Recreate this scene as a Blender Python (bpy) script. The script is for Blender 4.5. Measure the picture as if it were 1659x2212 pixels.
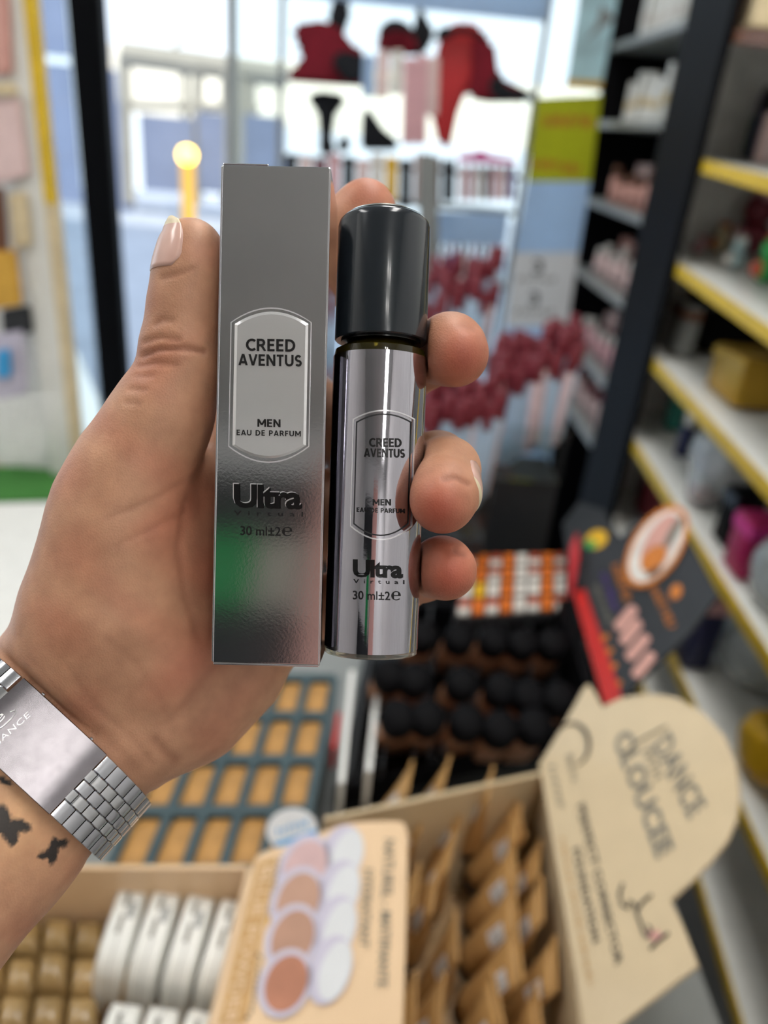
import bpy, bmesh, math, random
import numpy as np
from mathutils import Vector, Matrix
random.seed(7)
rng = np.random.default_rng(7)
for o in list(bpy.data.objects): bpy.data.objects.remove(o)
SC = bpy.context.scene
COL = SC.collection

# ---------------------------------------------------------------- camera
F, CX, CY = 1660., 829.5, 1106.            # focal length and centre in pixels of the 1659 x 2212 frame
nz = lambda v: np.array(v, float) / np.linalg.norm(v)
Yc = nz((-14.5, 841, -1660)); Zc = np.array((310, 3277, 1660.)); Zc -= Yc * (Zc @ Yc); Zc = nz(Zc); Xc = np.cross(Yc, Zc)
R = np.array([Xc, Yc, Zc])                 # world from camera: pitched down 27 degrees, rolled 5
CAM = np.array((0, 0, 1.5))
cam = bpy.data.cameras.new('camera'); camo = bpy.data.objects.new('camera', cam); COL.objects.link(camo)
mw = Matrix.Identity(4)
for i in range(3):
    for j in range(3): mw[i][j] = R[i, j]
    mw[i][3] = CAM[i]
camo.matrix_world = mw
cam.sensor_fit = 'VERTICAL'; cam.sensor_height = 36; cam.sensor_width = 27
cam.lens = F / 2212 * 36; cam.clip_start = .01; cam.clip_end = 200
cam.dof.use_dof = True; cam.dof.focus_distance = .196; cam.dof.aperture_fstop = 6.9
SC.camera = camo
SC.view_settings.view_transform = 'Standard'; SC.view_settings.look = 'None'
SC.view_settings.gamma = 1; SC.view_settings.use_curve_mapping = False
SC.view_settings.exposure = 0.0

# ---------------------------------------------------------------- sky and sun
w = bpy.data.worlds.new('sky'); SC.world = w; w.use_nodes = True
bg = w.node_tree.nodes['Background']; bg.inputs[0].default_value = (.80, .90, 1, 1); bg.inputs[1].default_value = 1.9
sun = bpy.data.lights.new('sun', 'SUN'); sun.energy = 5.5; sun.angle = .01; sun.color = (1, .93, .78)
so = bpy.data.objects.new('sun', sun); COL.objects.link(so)
so.rotation_euler = Vector((-.25, .62, -.74)).to_track_quat('-Z', 'Y').to_euler()
CEIL_W, SPOT_W = 4.6, 1.0                     # power of the ceiling panels and spot lamps (built with the lamps below)

# ---------------------------------------------------------------- helpers
def ray(u, v): return R @ np.array(((u - CX) / F, -(v - CY) / F, -1.))
def onz(u, v, z): d = ray(u, v); return CAM + d * (z - CAM[2]) / d[2]
def onx(u, v, x): d = ray(u, v); return CAM + d * x / d[0]
def ony(u, v, y): d = ray(u, v); return CAM + d * y / d[1]
def plane(p0, n):
    p0 = np.array(p0, float); n = nz(n)
    def f(u, v, e=0):
        d = ray(u, v); return CAM + d * (((p0 + n * e - CAM) @ n) / (d @ n))
    f.n = n
    return f
def W(p):                                  # millimetres in front of the camera (right, down, away) -> world
    p = np.asarray(p, float); return CAM + (p * (1, -1, -1)) @ R.T / 1000
def C3(u, v, z): return np.array(((u - CX) * z / F, (v - CY) * z / F, z))

def lin(h):
    if isinstance(h, str):
        h = h.lstrip('#'); h = [int(h[i:i + 2], 16) / 255 for i in (0, 2, 4)]
    return [c / 12.92 if c <= .04045 else ((c + .055) / 1.055) ** 2.4 for c in h]
MATS = {}
def M(name, col='808080', rough=.5, metal=0, var=.10, scale=40, bump=0, bscale=200, trans=0, emit=0, coat=0, alpha=1, ior=1.45, transl=0, pane=False):
    if name in MATS: return MATS[name]
    m = bpy.data.materials.new(name); m.use_nodes = True; nt = m.node_tree; N = nt.nodes; L = nt.links
    b = N['Principled BSDF']; c = lin(col)
    b.inputs['Roughness'].default_value = rough; b.inputs['Metallic'].default_value = metal
    b.inputs['Transmission Weight'].default_value = trans; b.inputs['IOR'].default_value = ior
    b.inputs['Coat Weight'].default_value = coat; b.inputs['Coat Roughness'].default_value = .08
    b.inputs['Alpha'].default_value = alpha
    tc = N.new('ShaderNodeTexCoord'); no = N.new('ShaderNodeTexNoise'); no.inputs['Scale'].default_value = scale; no.inputs['Detail'].default_value = 3
    L.new(tc.outputs['Object'], no.inputs['Vector'])
    r = N.new('ShaderNodeValToRGB'); e = r.color_ramp.elements
    e[0].position = .3; e[1].position = .7
    e[0].color = [max(0, x * (1 - var)) for x in c] + [1]; e[1].color = [min(1, x * (1 + var)) for x in c] + [1]
    L.new(no.outputs['Fac'], r.inputs['Fac']); L.new(r.outputs['Color'], b.inputs['Base Color'])
    if transl:
        tr = N.new('ShaderNodeBsdfTranslucent'); L.new(r.outputs['Color'], tr.inputs['Color']); ms = N.new('ShaderNodeMixShader'); ms.inputs[0].default_value = transl
        L.new(b.outputs[0], ms.inputs[1]); L.new(tr.outputs[0], ms.inputs[2]); L.new(ms.outputs[0], N['Material Output'].inputs['Surface'])
    if emit:
        L.new(r.outputs['Color'], b.inputs['Emission Color']); b.inputs['Emission Strength'].default_value = emit
    if bump:
        n2 = N.new('ShaderNodeTexNoise'); n2.inputs['Scale'].default_value = bscale; n2.inputs['Detail'].default_value = 4
        L.new(tc.outputs['Object'], n2.inputs['Vector'])
        bp = N.new('ShaderNodeBump'); bp.inputs['Strength'].default_value = bump; bp.inputs['Distance'].default_value = .0004
        L.new(n2.outputs['Fac'], bp.inputs['Height']); L.new(bp.outputs['Normal'], b.inputs['Normal'])
    if pane:                                # thin pane: mostly clear, mirrors a little at grazing angles
        tp = N.new('ShaderNodeBsdfTransparent'); gs = N.new('ShaderNodeBsdfGlossy'); gs.inputs['Roughness'].default_value = .02; fr_ = N.new('ShaderNodeFresnel'); fr_.inputs['IOR'].default_value = 1.35
        L.new(r.outputs['Color'], tp.inputs['Color']); ms = N.new('ShaderNodeMixShader'); L.new(fr_.outputs[0], ms.inputs[0]); L.new(tp.outputs[0], ms.inputs[1]); L.new(gs.outputs[0], ms.inputs[2]); L.new(ms.outputs[0], N['Material Output'].inputs['Surface'])
    MATS[name] = m
    return m

def origin(o):
    p = np.zeros(3)
    while o is not None: p += np.array(o.location); o = o.parent
    return p
def tag(o, label=None, cat=None, group=None, kind=None):
    for k, v in (('label', label), ('category', cat), ('group', group), ('kind', kind)):
        if v: o[k] = v
    return o
def thing(name, loc, label, cat, group=None):
    o = bpy.data.objects.new(name, None); o.empty_display_size = .01; COL.objects.link(o); o.location = [float(x) for x in loc]
    return tag(o, label, cat, group)
def mesh(name, verts, faces, mat, parent=None, smooth=False, local=False):
    v = np.array(verts, float).reshape(-1, 3)
    loc = np.zeros(3)
    if parent is None and not local:
        loc = np.array(((v[:, 0].min() + v[:, 0].max()) / 2, (v[:, 1].min() + v[:, 1].max()) / 2, v[:, 2].min())); v = v - loc
    elif not local: v = v - origin(parent)
    me = bpy.data.meshes.new(name); me.from_pydata(v.tolist(), [], [list(map(int, f)) for f in faces]); me.update()
    bm = bmesh.new(); bm.from_mesh(me); bmesh.ops.recalc_face_normals(bm, faces=bm.faces); bm.to_mesh(me); bm.free()
    if smooth:
        me.polygons.foreach_set('use_smooth', [True] * len(me.polygons))
        if smooth == 'auto':
            try: me.set_sharp_from_angle(angle=.7)
            except Exception: pass
    if mat: me.materials.append(mat if not isinstance(mat, str) else MATS[mat])
    o = bpy.data.objects.new(name, me); COL.objects.link(o); o.location = loc
    if parent is not None: o.parent = parent
    return o
def copy_tree(o, parent=None):
    c = o.copy(); COL.objects.link(c); c.parent = parent
    for ch in list(o.children): copy_tree(ch, c)
    return c
def prism(poly, off):
    p = np.array(poly, float); n = len(p); v = np.vstack([p, p + np.array(off, float)])
    return v, [list(range(n)), list(range(2 * n - 1, n - 1, -1))] + [[i, (i + 1) % n, n + (i + 1) % n, n + i] for i in range(n)]
def hexa(c8):
    return np.array(c8, float), [[0, 1, 2, 3], [7, 6, 5, 4], [0, 4, 5, 1], [1, 5, 6, 2], [2, 6, 7, 3], [3, 7, 4, 0]]
def box(lo, hi, bev=0, seg=2):
    bm = bmesh.new(); bmesh.ops.create_cube(bm, size=1)
    lo = np.array(lo, float); hi = np.array(hi, float)
    for v in bm.verts:
        for k in range(3): v.co[k] = lo[k] + (v.co[k] + .5) * (hi[k] - lo[k])
    if bev: bmesh.ops.bevel(bm, geom=bm.edges[:], offset=bev, segments=seg, affect='EDGES', profile=.5)
    bm.verts.index_update(); v = [list(x.co) for x in bm.verts]; f = [[x.index for x in q.verts] for q in bm.faces]; bm.free()
    return np.array(v), f
def lathe(prof, n=24, cap=True):           # (r, z) profile about z
    v = []; f = []
    for r, z in prof:
        for k in range(n): a = 2 * math.pi * k / n; v.append((r * math.cos(a), r * math.sin(a), z))
    for i in range(len(prof) - 1):
        for k in range(n): k2 = (k + 1) % n; f.append([i * n + k, i * n + k2, (i + 1) * n + k2, (i + 1) * n + k])
    if cap: f.append(list(range(n))[::-1]); f.append([(len(prof) - 1) * n + k for k in range(n)])
    return np.array(v), f
def loft(rings, cap=True):
    n = len(rings[0]); v = np.array(rings, float).reshape(-1, 3); f = []
    for i in range(len(rings) - 1):
        for k in range(n): k2 = (k + 1) % n; f.append([i * n + k, i * n + k2, (i + 1) * n + k2, (i + 1) * n + k])
    if cap: f.append(list(range(n))[::-1]); f.append([(len(rings) - 1) * n + k for k in range(n)])
    return v, f
def tube(pts, r, n=8):
    P = np.array(pts, float); rs = r if hasattr(r, '__len__') else [r] * len(P); rings = []
    up = np.array((.123, .456, .88))
    for i in range(len(P)):
        t = nz(P[min(i + 1, len(P) - 1)] - P[max(i - 1, 0)]); a = nz(np.cross(t, up)); b = np.cross(t, a)
        rings.append([P[i] + rs[i] * (math.cos(2 * math.pi * k / n) * a + math.sin(2 * math.pi * k / n) * b) for k in range(n)])
    return loft(rings)
def ell(cu, cv, a, b, ang=0, n=28):
    c, s = math.cos(math.radians(ang)), math.sin(math.radians(ang)); t = np.linspace(0, 2 * math.pi, n, endpoint=False)
    return [(cu + a * math.cos(x) * c - b * math.sin(x) * s, cv + a * math.cos(x) * s + b * math.sin(x) * c) for x in t]
def rrect(x0, y0, x1, y1, r, n=5):
    o = []
    for cx, cy, a0 in ((x1 - r, y1 - r, 0), (x0 + r, y1 - r, 90), (x0 + r, y0 + r, 180), (x1 - r, y0 + r, 270)):
        for k in range(n + 1): a = math.radians(a0 + 90 * k / n); o.append((cx + r * math.cos(a), cy + r * math.sin(a)))
    return o
def card(name, px, surf, thick, mat, parent=None, e=0):      # a sheet with the outline px lying on the plane surf
    p = [surf(u, v, e) for u, v in px]
    return mesh(name, *prism(p, -surf.n * thick), mat, parent)
def text_geo(s, bold=0, space=1):
    if s[0] == '~':                         # print too blurred to read: a row of broken strokes
        v = []; f = []; n_ = int(s[1:]); rs = random.Random(n_)
        for k in range(n_):
            for q in range(2):
                x = (k + .12 + .4 * q) / n_; h0, h1 = (0, rs.uniform(.7, 1)) if q == 0 else (rs.choice((0, .4)), rs.uniform(.6, 1)); b0 = len(v); sl_ = rs.uniform(-.15, .25) / n_
                v += [(x, h0), (x + .22 / n_, h0), (x + .22 / n_ + sl_, h1), (x + sl_, h1)]; f.append([b0, b0 + 1, b0 + 2, b0 + 3])
        v = np.array(v); v -= v.min(0); return v / v.max(0), f
    cu = bpy.data.curves.new('t', 'FONT'); cu.body = s; cu.offset = bold; cu.space_character = space; cu.resolution_u = 3
    o = bpy.data.objects.new('t', cu); COL.objects.link(o)
    bpy.context.view_layer.update()
    me = bpy.data.meshes.new_from_object(o.evaluated_get(bpy.context.evaluated_depsgraph_get()))
    v = np.array([list(x.co)[:2] for x in me.vertices]); f = [list(p.vertices) for p in me.polygons]
    bpy.data.objects.remove(o); bpy.data.curves.remove(cu); bpy.data.meshes.remove(me)
    if len(v) == 0: return np.zeros((3, 2)), [[0, 1, 2]]
    v -= v.min(0); v /= np.maximum(v.max(0), 1e-6)
    return v, f
def print_text(s, A, B, Cc, surf, mat, parent, e=.0003, bold=0, space=1, name='lettering'):
    v, f = text_geo(s, bold, space); A, B, Cc = map(np.array, (A, B, Cc))
    px = A + v[:, :1] * (B - A) + v[:, 1:] * (Cc - A)
    me_v = [surf(u, w_, e) for u, w_ in px]
    o = mesh(name, me_v, f, mat, parent)
    return o
# a bold sans alphabet drawn as strokes
def _arc(cx, cy, rx, ry, a0, a1, n=14): return [(cx + rx * math.cos(math.radians(a0 + (a1 - a0) * k / n)), cy + ry * math.sin(math.radians(a0 + (a1 - a0) * k / n))) for k in range(n + 1)]
GL = {'C': (.70, [_arc(.45, .5, .355, .405, 48, 312)]), 'E': (.56, [[(.1, 0), (.1, 1)], [(.1, .91), (.54, .91)], [(.1, .51), (.5, .51)], [(.1, .09), (.54, .09)]]),
      'R': (.68, [[(.1, 0), (.1, 1)], [(.1, .91), (.3, .91)] + _arc(.32, .69, .22, .22, 90, -90, 10) + [(.1, .47)], [(.34, .5), (.62, 0)]]),
      'D': (.76, [[(.1, 0), (.1, 1)], [(.1, .91), (.28, .91)] + _arc(.28, .5, .38, .41, 90, -90) + [(.1, .09)]]), 'A': (.74, [[(.07, 0), (.36, 1)], [(.67, 0), (.38, 1)], [(.2, .27), (.54, .27)]]),
      'V': (.72, [[(.07, 1), (.35, 0)], [(.65, 1), (.37, 0)]]), 'N': (.76, [[(.1, 0), (.1, 1)], [(.66, 0), (.66, 1)], [(.12, .95), (.64, .05)]]), 'T': (.58, [[(.29, 0), (.29, 1)], [(0, .91), (.58, .91)]]),
      'U': (.74, [[(.1, 1), (.1, .38)] + _arc(.37, .37, .27, .28, 180, 360) + [(.64, .38), (.64, 1)]]), 'S': (.58, [_arc(.29, .70, .2, .21, 30, 270, 10) + _arc(.29, .29, .2, .20, 90, -150, 10)]),
      'M': (.92, [[(.1, 0), (.1, 1)], [(.82, 0), (.82, 1)], [(.12, .95), (.46, .25)], [(.80, .95), (.46, .25)]]), 'P': (.62, [[(.1, 0), (.1, 1)], [(.1, .91), (.28, .91)] + _arc(.3, .67, .23, .24, 90, -90, 10) + [(.1, .43)]]),
      'F': (.52, [[(.1, 0), (.1, 1)], [(.1, .91), (.52, .91)], [(.1, .48), (.47, .48)]]), ' ': (.3, [])}
def stroke_geo(s, wt=.18, gap=.1):
    v = []; f = []; x = 0
    for ch in s:
        w_, st = GL[ch]
        for pl in st:
            p = np.array(pl, float); n = len(p); d = np.diff(p, axis=0); d /= np.linalg.norm(d, axis=1)[:, None]
            nr = np.array([(-q[1], q[0]) for q in d]); b0 = len(v)
            for i in range(n):
                m_ = nr[max(i - 1, 0)] + nr[min(i, n - 2)]; m_ = m_ / max(.3, (m_ @ m_) / 2)
                for sg in (1, -1):
                    q = p[i] + sg * m_ * wt / 2 * (1 if abs(d[0][0]) < 2 else 1); v.append((x + q[0], min(max(q[1], 0), 1)))
            f += [[b0 + 2 * i, b0 + 2 * i + 1, b0 + 2 * i + 3, b0 + 2 * i + 2] for i in range(n - 1)]
        x += w_ + gap
    v = np.array(v); v -= v.min(0); v /= v.max(0)
    return v, f
def print_bold(s, A, B, Cc, surf, mat, parent, e=.0003, wt=.18, gap=.1, name='lettering'):
    v, f = stroke_geo(s, wt, gap); A, B, Cc = map(np.array, (A, B, Cc)); px = A + v[:, :1] * (B - A) + v[:, 1:] * (Cc - A)
    # every stroke a hair above the last, so that crossing strokes never share a plane
    return mesh(name, [surf(u, w_, e + 2e-7 * (i % 40)) for i, (u, w_) in enumerate(px)], f, mat, parent)
ORD = ['first', 'second', 'third', 'fourth', 'fifth', 'sixth', 'seventh', 'eighth', 'ninth', 'tenth', 'eleventh', 'twelfth']
def obox(name, c, ax, ay, az, mat, parent=None, bev=.0, local=False):   # oriented box: base centre c, full vectors ax, ay and height vector az
    v, f = box((-.5, -.5, 0), (.5, .5, 1))
    ax, ay, az = map(lambda q: np.array(q, float), (ax, ay, az))
    if bev:
        l = [np.linalg.norm(q) for q in (ax, ay, az)]
        v, f = box((-l[0] / 2, -l[1] / 2, 0), (l[0] / 2, l[1] / 2, l[2]), bev)
        ax, ay, az = nz(ax), nz(ay), nz(az)
    p = np.array(c) + v[:, :1] * ax + v[:, 1:2] * ay + v[:, 2:] * az
    return mesh(name, p, f, mat, parent, smooth='auto' if bev else False, local=local)

# ---------------------------------------------------------------- materials
M('floor_tile', 'a9a5a0', .4, scale=6); M('wall_white', 'e4e3e0', .6); M('ceiling_paint', 'c9cac8', .7, var=.04, scale=3)
M('black_paint', '0a0a0d', .6, ior=1.18); M('black_gloss', '0b0b0d', .2); M('dark_grey', '2b2d30', .5); M('grey_laminate', '8f9290', .4, scale=8)
M('white_plastic', 'e6e6e0', .35, var=.03); M('white_gloss', 'eeeeea', .18, var=.03); M('cream', 'd8c6a0', .5); M('yellow_edge', 'd9b52e', .4)
M('steel', 'c9cbd2', .22, 1, var=.05); M('brushed_steel', '8c888d', .24, 1, var=.10, scale=300); M('chrome', 'd8dade', .08, 1, var=.02)
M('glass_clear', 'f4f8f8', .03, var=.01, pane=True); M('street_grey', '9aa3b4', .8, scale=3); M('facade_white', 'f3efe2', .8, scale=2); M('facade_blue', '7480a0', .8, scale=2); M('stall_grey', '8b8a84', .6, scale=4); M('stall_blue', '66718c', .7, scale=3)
M('beige_card', 'cfba96', .35, var=.03, coat=.3); M('beige_in', 'b3936a', .6); M('tube_tan', 'b98f58', .38, var=.06); M('ink', '2a2a2c', .5, var=.03); M('ink_grey', '77746a', .6)
M('label_white', 'ebebeb', .5, var=.04, transl=.35); M('red_print', 'c2241d', .45); M('peach_card', 'e3c39c', .4, var=.05, scale=12, coat=.3); M('peach_in', 'd8b08c', .6)
M('orange_print', 'c9782e', .5); M('gold', 'b08a2c', .35, .6); M('teal_tray', '3d5055', .5); M('pan_tan', 'b98a4d', .6, var=.15); M('skin_pink', 'cf9c90', .6, var=.06)
M('lilac', 'c2bccb', .5, var=.03); M('pale_grey', 'd4d5d6', .5, var=.02); M('pad1', 'c9a8a6', .6); M('pad2', 'b8917c', .6); M('pad3', 'b38a74', .6); M('pad4', 'b2785e', .6)
M('ochre', 'd0a040', .5); M('brown_print', 'c39a63', .5); M('blue_print', '3f9fd8', .5); M('dark_red', '742733', .4, var=.2); M('bright_red', 'c0282c', .4)
M('gloss_body', 'a9c0d6', .15, var=.05, coat=.6); M('gloss_body_pink', 'd9c3c8', .2, coat=.5); M('orange', 'd8701f', .5); M('yellow', 'e0b020', .5); M('brick', 'b24a2c', .5); M('off_white', 'ddd8d0', .5)
M('pink', 'd9a9ae', .5); M('pale_pink', 'e0c4c0', .5, var=.06); M('hot_pink', 'd4348f', .4); M('magenta', 'a81c58', .45); M('purple', '5a3c8c', .4); M('green', '2f9a4a', .5)
M('dark_green', '1e6a3e', .5); M('navy', '24284e', .45); M('teal', '3f8f80', .5); M('aqua', 'cfe4e6', .5, var=.2, scale=12, transl=.5); M('poster_yellow', 'd2d23c', .5, var=.05, transl=.65); M('poster_blue', 'd0e2f4', .5, var=.04, transl=.65)
M('mat_green', '3f7a35', .9, var=.2, scale=90); M('bottle_tan', 'a9795a', .35); M('brown', '6b4632', .5); M('black_cloth', '15171d', .85); M('red_cloth', '8f1f30', .85, var=.2, transl=.3)
M('wrap', 'ab8d5c', .14, var=.3, scale=18, bump=.5, bscale=70, coat=.8); M('bag_clear', 'dfe8ea', .12, var=.05, trans=.55, bump=.7, bscale=60); M('green_emit', '0f9a52', .5, var=.05)
M('rear_dark', '1c1e22', .5); M('rear_pink', 'd8a59a', .6); M('rear_beige', 'b7b2a6', .6); M('lamp_white', 'ffffff', .5, var=0, emit=6); M('lamp_yellow', 'ffd24a', .5, var=0, emit=9)

# ================================================================ the room
def struct(name, v, f, m, parent=None): return tag(mesh(name, v, f, m, parent), kind='structure')
struct('floor', *box((-1.6, -2.0, -.05), (1.05, 2.75, 0)), 'floor_tile')
struct('ceiling', *box((-1.6, -2.0, 2.7), (1.05, 2.75, 2.8)), 'ceiling_paint')
struct('wall_right', *box((.97, -2.0, 0), (1.05, 2.75, 2.7)), 'wall_white')
struct('wall_left', *box((-1.6, -2.0, 0), (-1.52, .9, 2.7)), 'wall_white')
struct('wall_rear', *box((-1.6, -2.08, 0), (1.05, -2.0, 2.7)), 'wall_white')
struct('trim_1', *box((-1.6, 2.62, 2.35), (1.05, 2.72, 2.7)), 'wall_white')
struct('street_shade_block', *box((-9, -2.1, 2.8), (9, 3.2, 9.5)), 'facade_white')          # unseen storeys added above the shop to shade the street from the sun
# shop window posts (black one by the door, thin grey ones)
YW = 2.6
def post(name, u, half, m, y=YW, v=300):
    x = ony(u, v, y)[0]
    return struct(name, *box((x - half, y - .025, 0), (x + half, y + .025, 2.4), .004), m)
post('trim_3', 215, .038, 'black_paint', y=2.0, v=400)
post('trim_4', 502, .012, 'grey_laminate', v=200)
x0 = ony(502, 200, YW)[0]
g = struct('window_1', *box((x0 + .012, YW - .004, .0), (.93, YW + .004, 2.35)), 'glass_clear')
xd = ony(215, 400, 2.0)[0]
d = thing('door_1', (xd, 2.0, 0), None, None); d['kind'] = 'structure'
dv = np.array((-1.05 - xd, 1.62 - 2.0, 0)); dl = nz(dv); dn = np.array((-dl[1], dl[0], 0)) * .02
def dpanel(name, a, b, z0, z1, m, th=1.0):
    p = [np.array((xd, 2.0, 0)) + dv * t + np.array((0, 0, z)) for t, z in ((a, z0), (b, z0), (b, z1), (a, z1))]
    return mesh(name, *prism([q - dn * th for q in p], dn * 2 * th), m, d)
dpanel('glass_pane', .08, .95, .1, 2.2, 'glass_clear', .15)
dpanel('bottom_rail', .05, 1, .0, .1, 'black_paint')
dpanel('top_rail', .05, 1, 2.2, 2.3, 'black_paint')

# ceiling lamps
def panel_lamp(x, y, sx, sy, watt, label):
    t = thing('ceiling_panel_lamp', (x, y, 2.66), label, 'lamp', 'ceiling panel lamps')
    mesh('frame', *box((x - sx / 2 - .02, y - sy / 2 - .02, 2.665), (x + sx / 2 + .02, y + sy / 2 + .02, 2.699), .004), 'white_plastic', t)
    mesh('diffuser', *box((x - sx / 2, y - sy / 2, 2.660), (x + sx / 2, y + sy / 2, 2.666)), 'lamp_white', t)
    l = bpy.data.lights.new('panel_light', 'AREA'); l.shape = 'RECTANGLE'; l.size = sx; l.size_y = sy; l.energy = watt; l.color = (1, .95, .88)
    o = bpy.data.objects.new('panel_light', l); COL.objects.link(o); o.location = (0, 0, -.012); o.parent = t
panel_lamp(-1.1, .45, .28, 1.0, CEIL_W * .9, 'long white ceiling panel lamp along the left side')
panel_lamp(.5, -1.5, .25, .6, CEIL_W * .45, 'white ceiling panel lamp added to light the rear wall')  # extra lamp, out of view, added to brighten the rear wall
panel_lamp(.32, .35, .2, 1.0, CEIL_W * 1.35, 'long white ceiling panel lamp above the right shelves')
panel_lamp(.05, 1.35, .3, .9, CEIL_W * .8, 'white ceiling panel lamp towards the shop window')
def spot_lamp(x, y, label):
    t = thing('ceiling_spot_lamp', (x, y, 2.64), label, 'lamp', 'small ceiling spot lamps')
    v, f = lathe([(.045, .06), (.05, .03), (.05, 0), (.04, 0)], 20); mesh('housing', v + (x, y, 2.64), f, 'white_plastic', t)
    v, f = lathe([(.001, -.004), (.036, -.004), (.036, 0)], 20); mesh('lens', v + (x, y, 2.64), f, 'lamp_white', t)
    l = bpy.data.lights.new('spot_light', 'POINT'); l.energy = SPOT_W; l.shadow_soft_size = .036; l.color = (1, .96, .9)
    o = bpy.data.objects.new('spot_light', l); COL.objects.link(o); o.location = (0, 0, -.05); o.parent = t
for x, y, s in ((.23, -.68, 'nearest to the camera on the left'), (.35, -.68, 'nearest to the camera on the right'), (.23, -.93, 'second on the left'), (.35, -.93, 'second on the right')):
    spot_lamp(x, y, 'small round ceiling spot lamp, ' + s)

# rear of the shop, behind the camera (it shows in the foil)
def rear(name, x0, x1, z0, z1, dpt, m, label, cat):
    return tag(mesh(name, *box((x0, -1.995, z0), (x1, -1.995 + dpt, z1), .006), m), label, cat)
rear('storage_cupboard', -1.5, -.33, 0, 2.0, .1, 'rear_dark', 'dark storage cupboard against the rear wall', 'cupboard')
rear('wall_sign', -.72, -.50, 2.03, 2.28, .03, 'green_emit', 'green sign board on the rear wall', 'sign')
rear('hanging_curtain', -.315, .1, 0, 2.58, .06, 'rear_pink', 'pale pink curtain on the rear wall', 'curtain')
rear('notice_board', -.485, -.345, 2.04, 2.275, .03, 'rear_beige', 'beige notice board on the rear wall', 'board')
rear('dark_panel', -1.2, -.335, 2.29, 2.5, .04, 'dark_grey', 'dark grey panel on the rear wall', 'panel')

# ================================================================ the street
struct('floor_street', *box((-14, 2.75, -.12), (10, 16, -.02)), 'street_grey')
tag(mesh('sun_patch_slab', *prism([onz(u, v, .012) for u, v in ((150, 765), (168, 760), (243, 935), (240, 965), (165, 968))], (0, 0, -.03)), 'white_gloss'), 'white slab standing in for sunlit ground outside the glass door', 'slab')  # sunlit patch of ground painted as a bright white slab
YF = 13.0
def facade(name, u0, v0, u1, v1, m, label, y=YF, th=.25, cat='wall'):
    a = ony(u0, v0, y); b = ony(u1, v1, y); lo = np.minimum(a, b); hi = np.maximum(a, b)
    return tag(mesh(name, *box((lo[0], y, lo[2]), (hi[0], y + th, hi[2])), m), label, cat)
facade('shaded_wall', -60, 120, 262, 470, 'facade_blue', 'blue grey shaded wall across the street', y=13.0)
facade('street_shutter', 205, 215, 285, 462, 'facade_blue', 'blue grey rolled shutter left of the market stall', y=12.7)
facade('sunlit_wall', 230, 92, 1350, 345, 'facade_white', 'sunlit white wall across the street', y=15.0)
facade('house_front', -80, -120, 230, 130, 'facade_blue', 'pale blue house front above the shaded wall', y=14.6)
st = thing('market_stall', ony(450, 440, 12.4) * (1, 1, 0), 'pale market stall frame with posts and beams across the street', 'stall')
def bar(p, q, r, m, parent, name): return mesh(name, *tube([p, q], r, 8), m, parent)
for k, (a, b, r) in enumerate((((268, 120), (280, 440), .09), ((398, 130), (402, 440), .06), ((428, 150), (425, 440), .09), ((505, 150), (505, 440), .2), ((540, 150), (540, 430), .1), ((265, 115), (620, 165), .16), ((265, 225), (560, 235), .06), ((360, 130), (450, 0), .035))):
    A = ony(*a, 12.4); B = ony(*b, 12.4)
    bar(A, B, r, 'stall_grey', st, 'post' if k < 5 else 'beam')
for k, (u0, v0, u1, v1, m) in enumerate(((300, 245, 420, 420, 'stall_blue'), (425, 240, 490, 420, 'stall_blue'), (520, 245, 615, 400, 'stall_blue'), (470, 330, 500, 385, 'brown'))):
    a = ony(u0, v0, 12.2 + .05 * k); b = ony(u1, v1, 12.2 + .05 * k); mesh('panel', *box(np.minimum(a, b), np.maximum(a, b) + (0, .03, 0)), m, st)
lp = ony(404, 335, 11.5); v, f = lathe([(.01, -.11), (.09, -.08), (.12, 0), (.09, .08), (.01, .11)], 16)
t = thing('street_lamp', (lp[0], 11.5, 0), 'glowing yellow globe lamp on a post at the market stall', 'lamp')
mesh('globe', v + lp, f, 'lamp_yellow', t, True); bar((lp[0], 11.5, 0), lp - (0, 0, .1), .1, 'ochre', t, 'post')

# ================================================================ the silver carton
M('foil', 'd2d3d6', .10, 1, var=.03, scale=60, bump=.018, bscale=1500); M('foil_panel', 'f2f2f4', .12, .7, var=.02, scale=60, bump=.03, bscale=1300)
M('foil_edge', 'e4e4ea', .2, 1); M('foil_label', 'bfbdc6', .05, 1, var=.03, scale=60, bump=.015, bscale=700); M('print_black', '141416', .35, var=.02)
M('emboss_black', '161618', .25, .3, var=.02); M('line_silver', 'e8e8ec', .3, .6, var=.02)
M('cap_navy', '1d242b', .2, .15, var=.08, scale=900, coat=.4); M('rim_metal', 'd8d6cc', .15, 1); M('oil_glass', '4a4210', .04, var=.1, trans=.75, ior=1.5); M('bottle_glass', 'dfe2d8', .03, var=.01, trans=.9, ior=1.5)
DB = 192.
fTL, fTR, fBR, fBL = C3(480, 357, DB), C3(716, 358, DB), C3(688, 1440, DB * 1.012), C3(458, 1430, DB * 1.012)
bx = nz((fTR - fTL) + (fBR - fBL)); by = nz((fBL - fTL) + (fBR - fTR)); by = nz(by - bx * (bx @ by)); bz = np.cross(bx, by)
BC = (fTL + fTR + fBR + fBL) / 4; BW = 27.3; BH = (np.linalg.norm(fBL - fTL) + np.linalg.norm(fBR - fTR)) / 2; BD = 27.3
def bp(x, y, z): return BC + bx * x + by * y + bz * z             # carton coordinates in mm, z into the carton
carton = thing('perfume_carton', W(bp(0, BH / 2, BD / 2)), 'tall silver foil perfume carton held upright in the palm', 'carton')
v, f = box((-BW / 2, -BH / 2, 0), (BW / 2, BH / 2, BD), .45, 3)
mesh('body', W([bp(*q) for q in v]), f, 'foil', carton)
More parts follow.
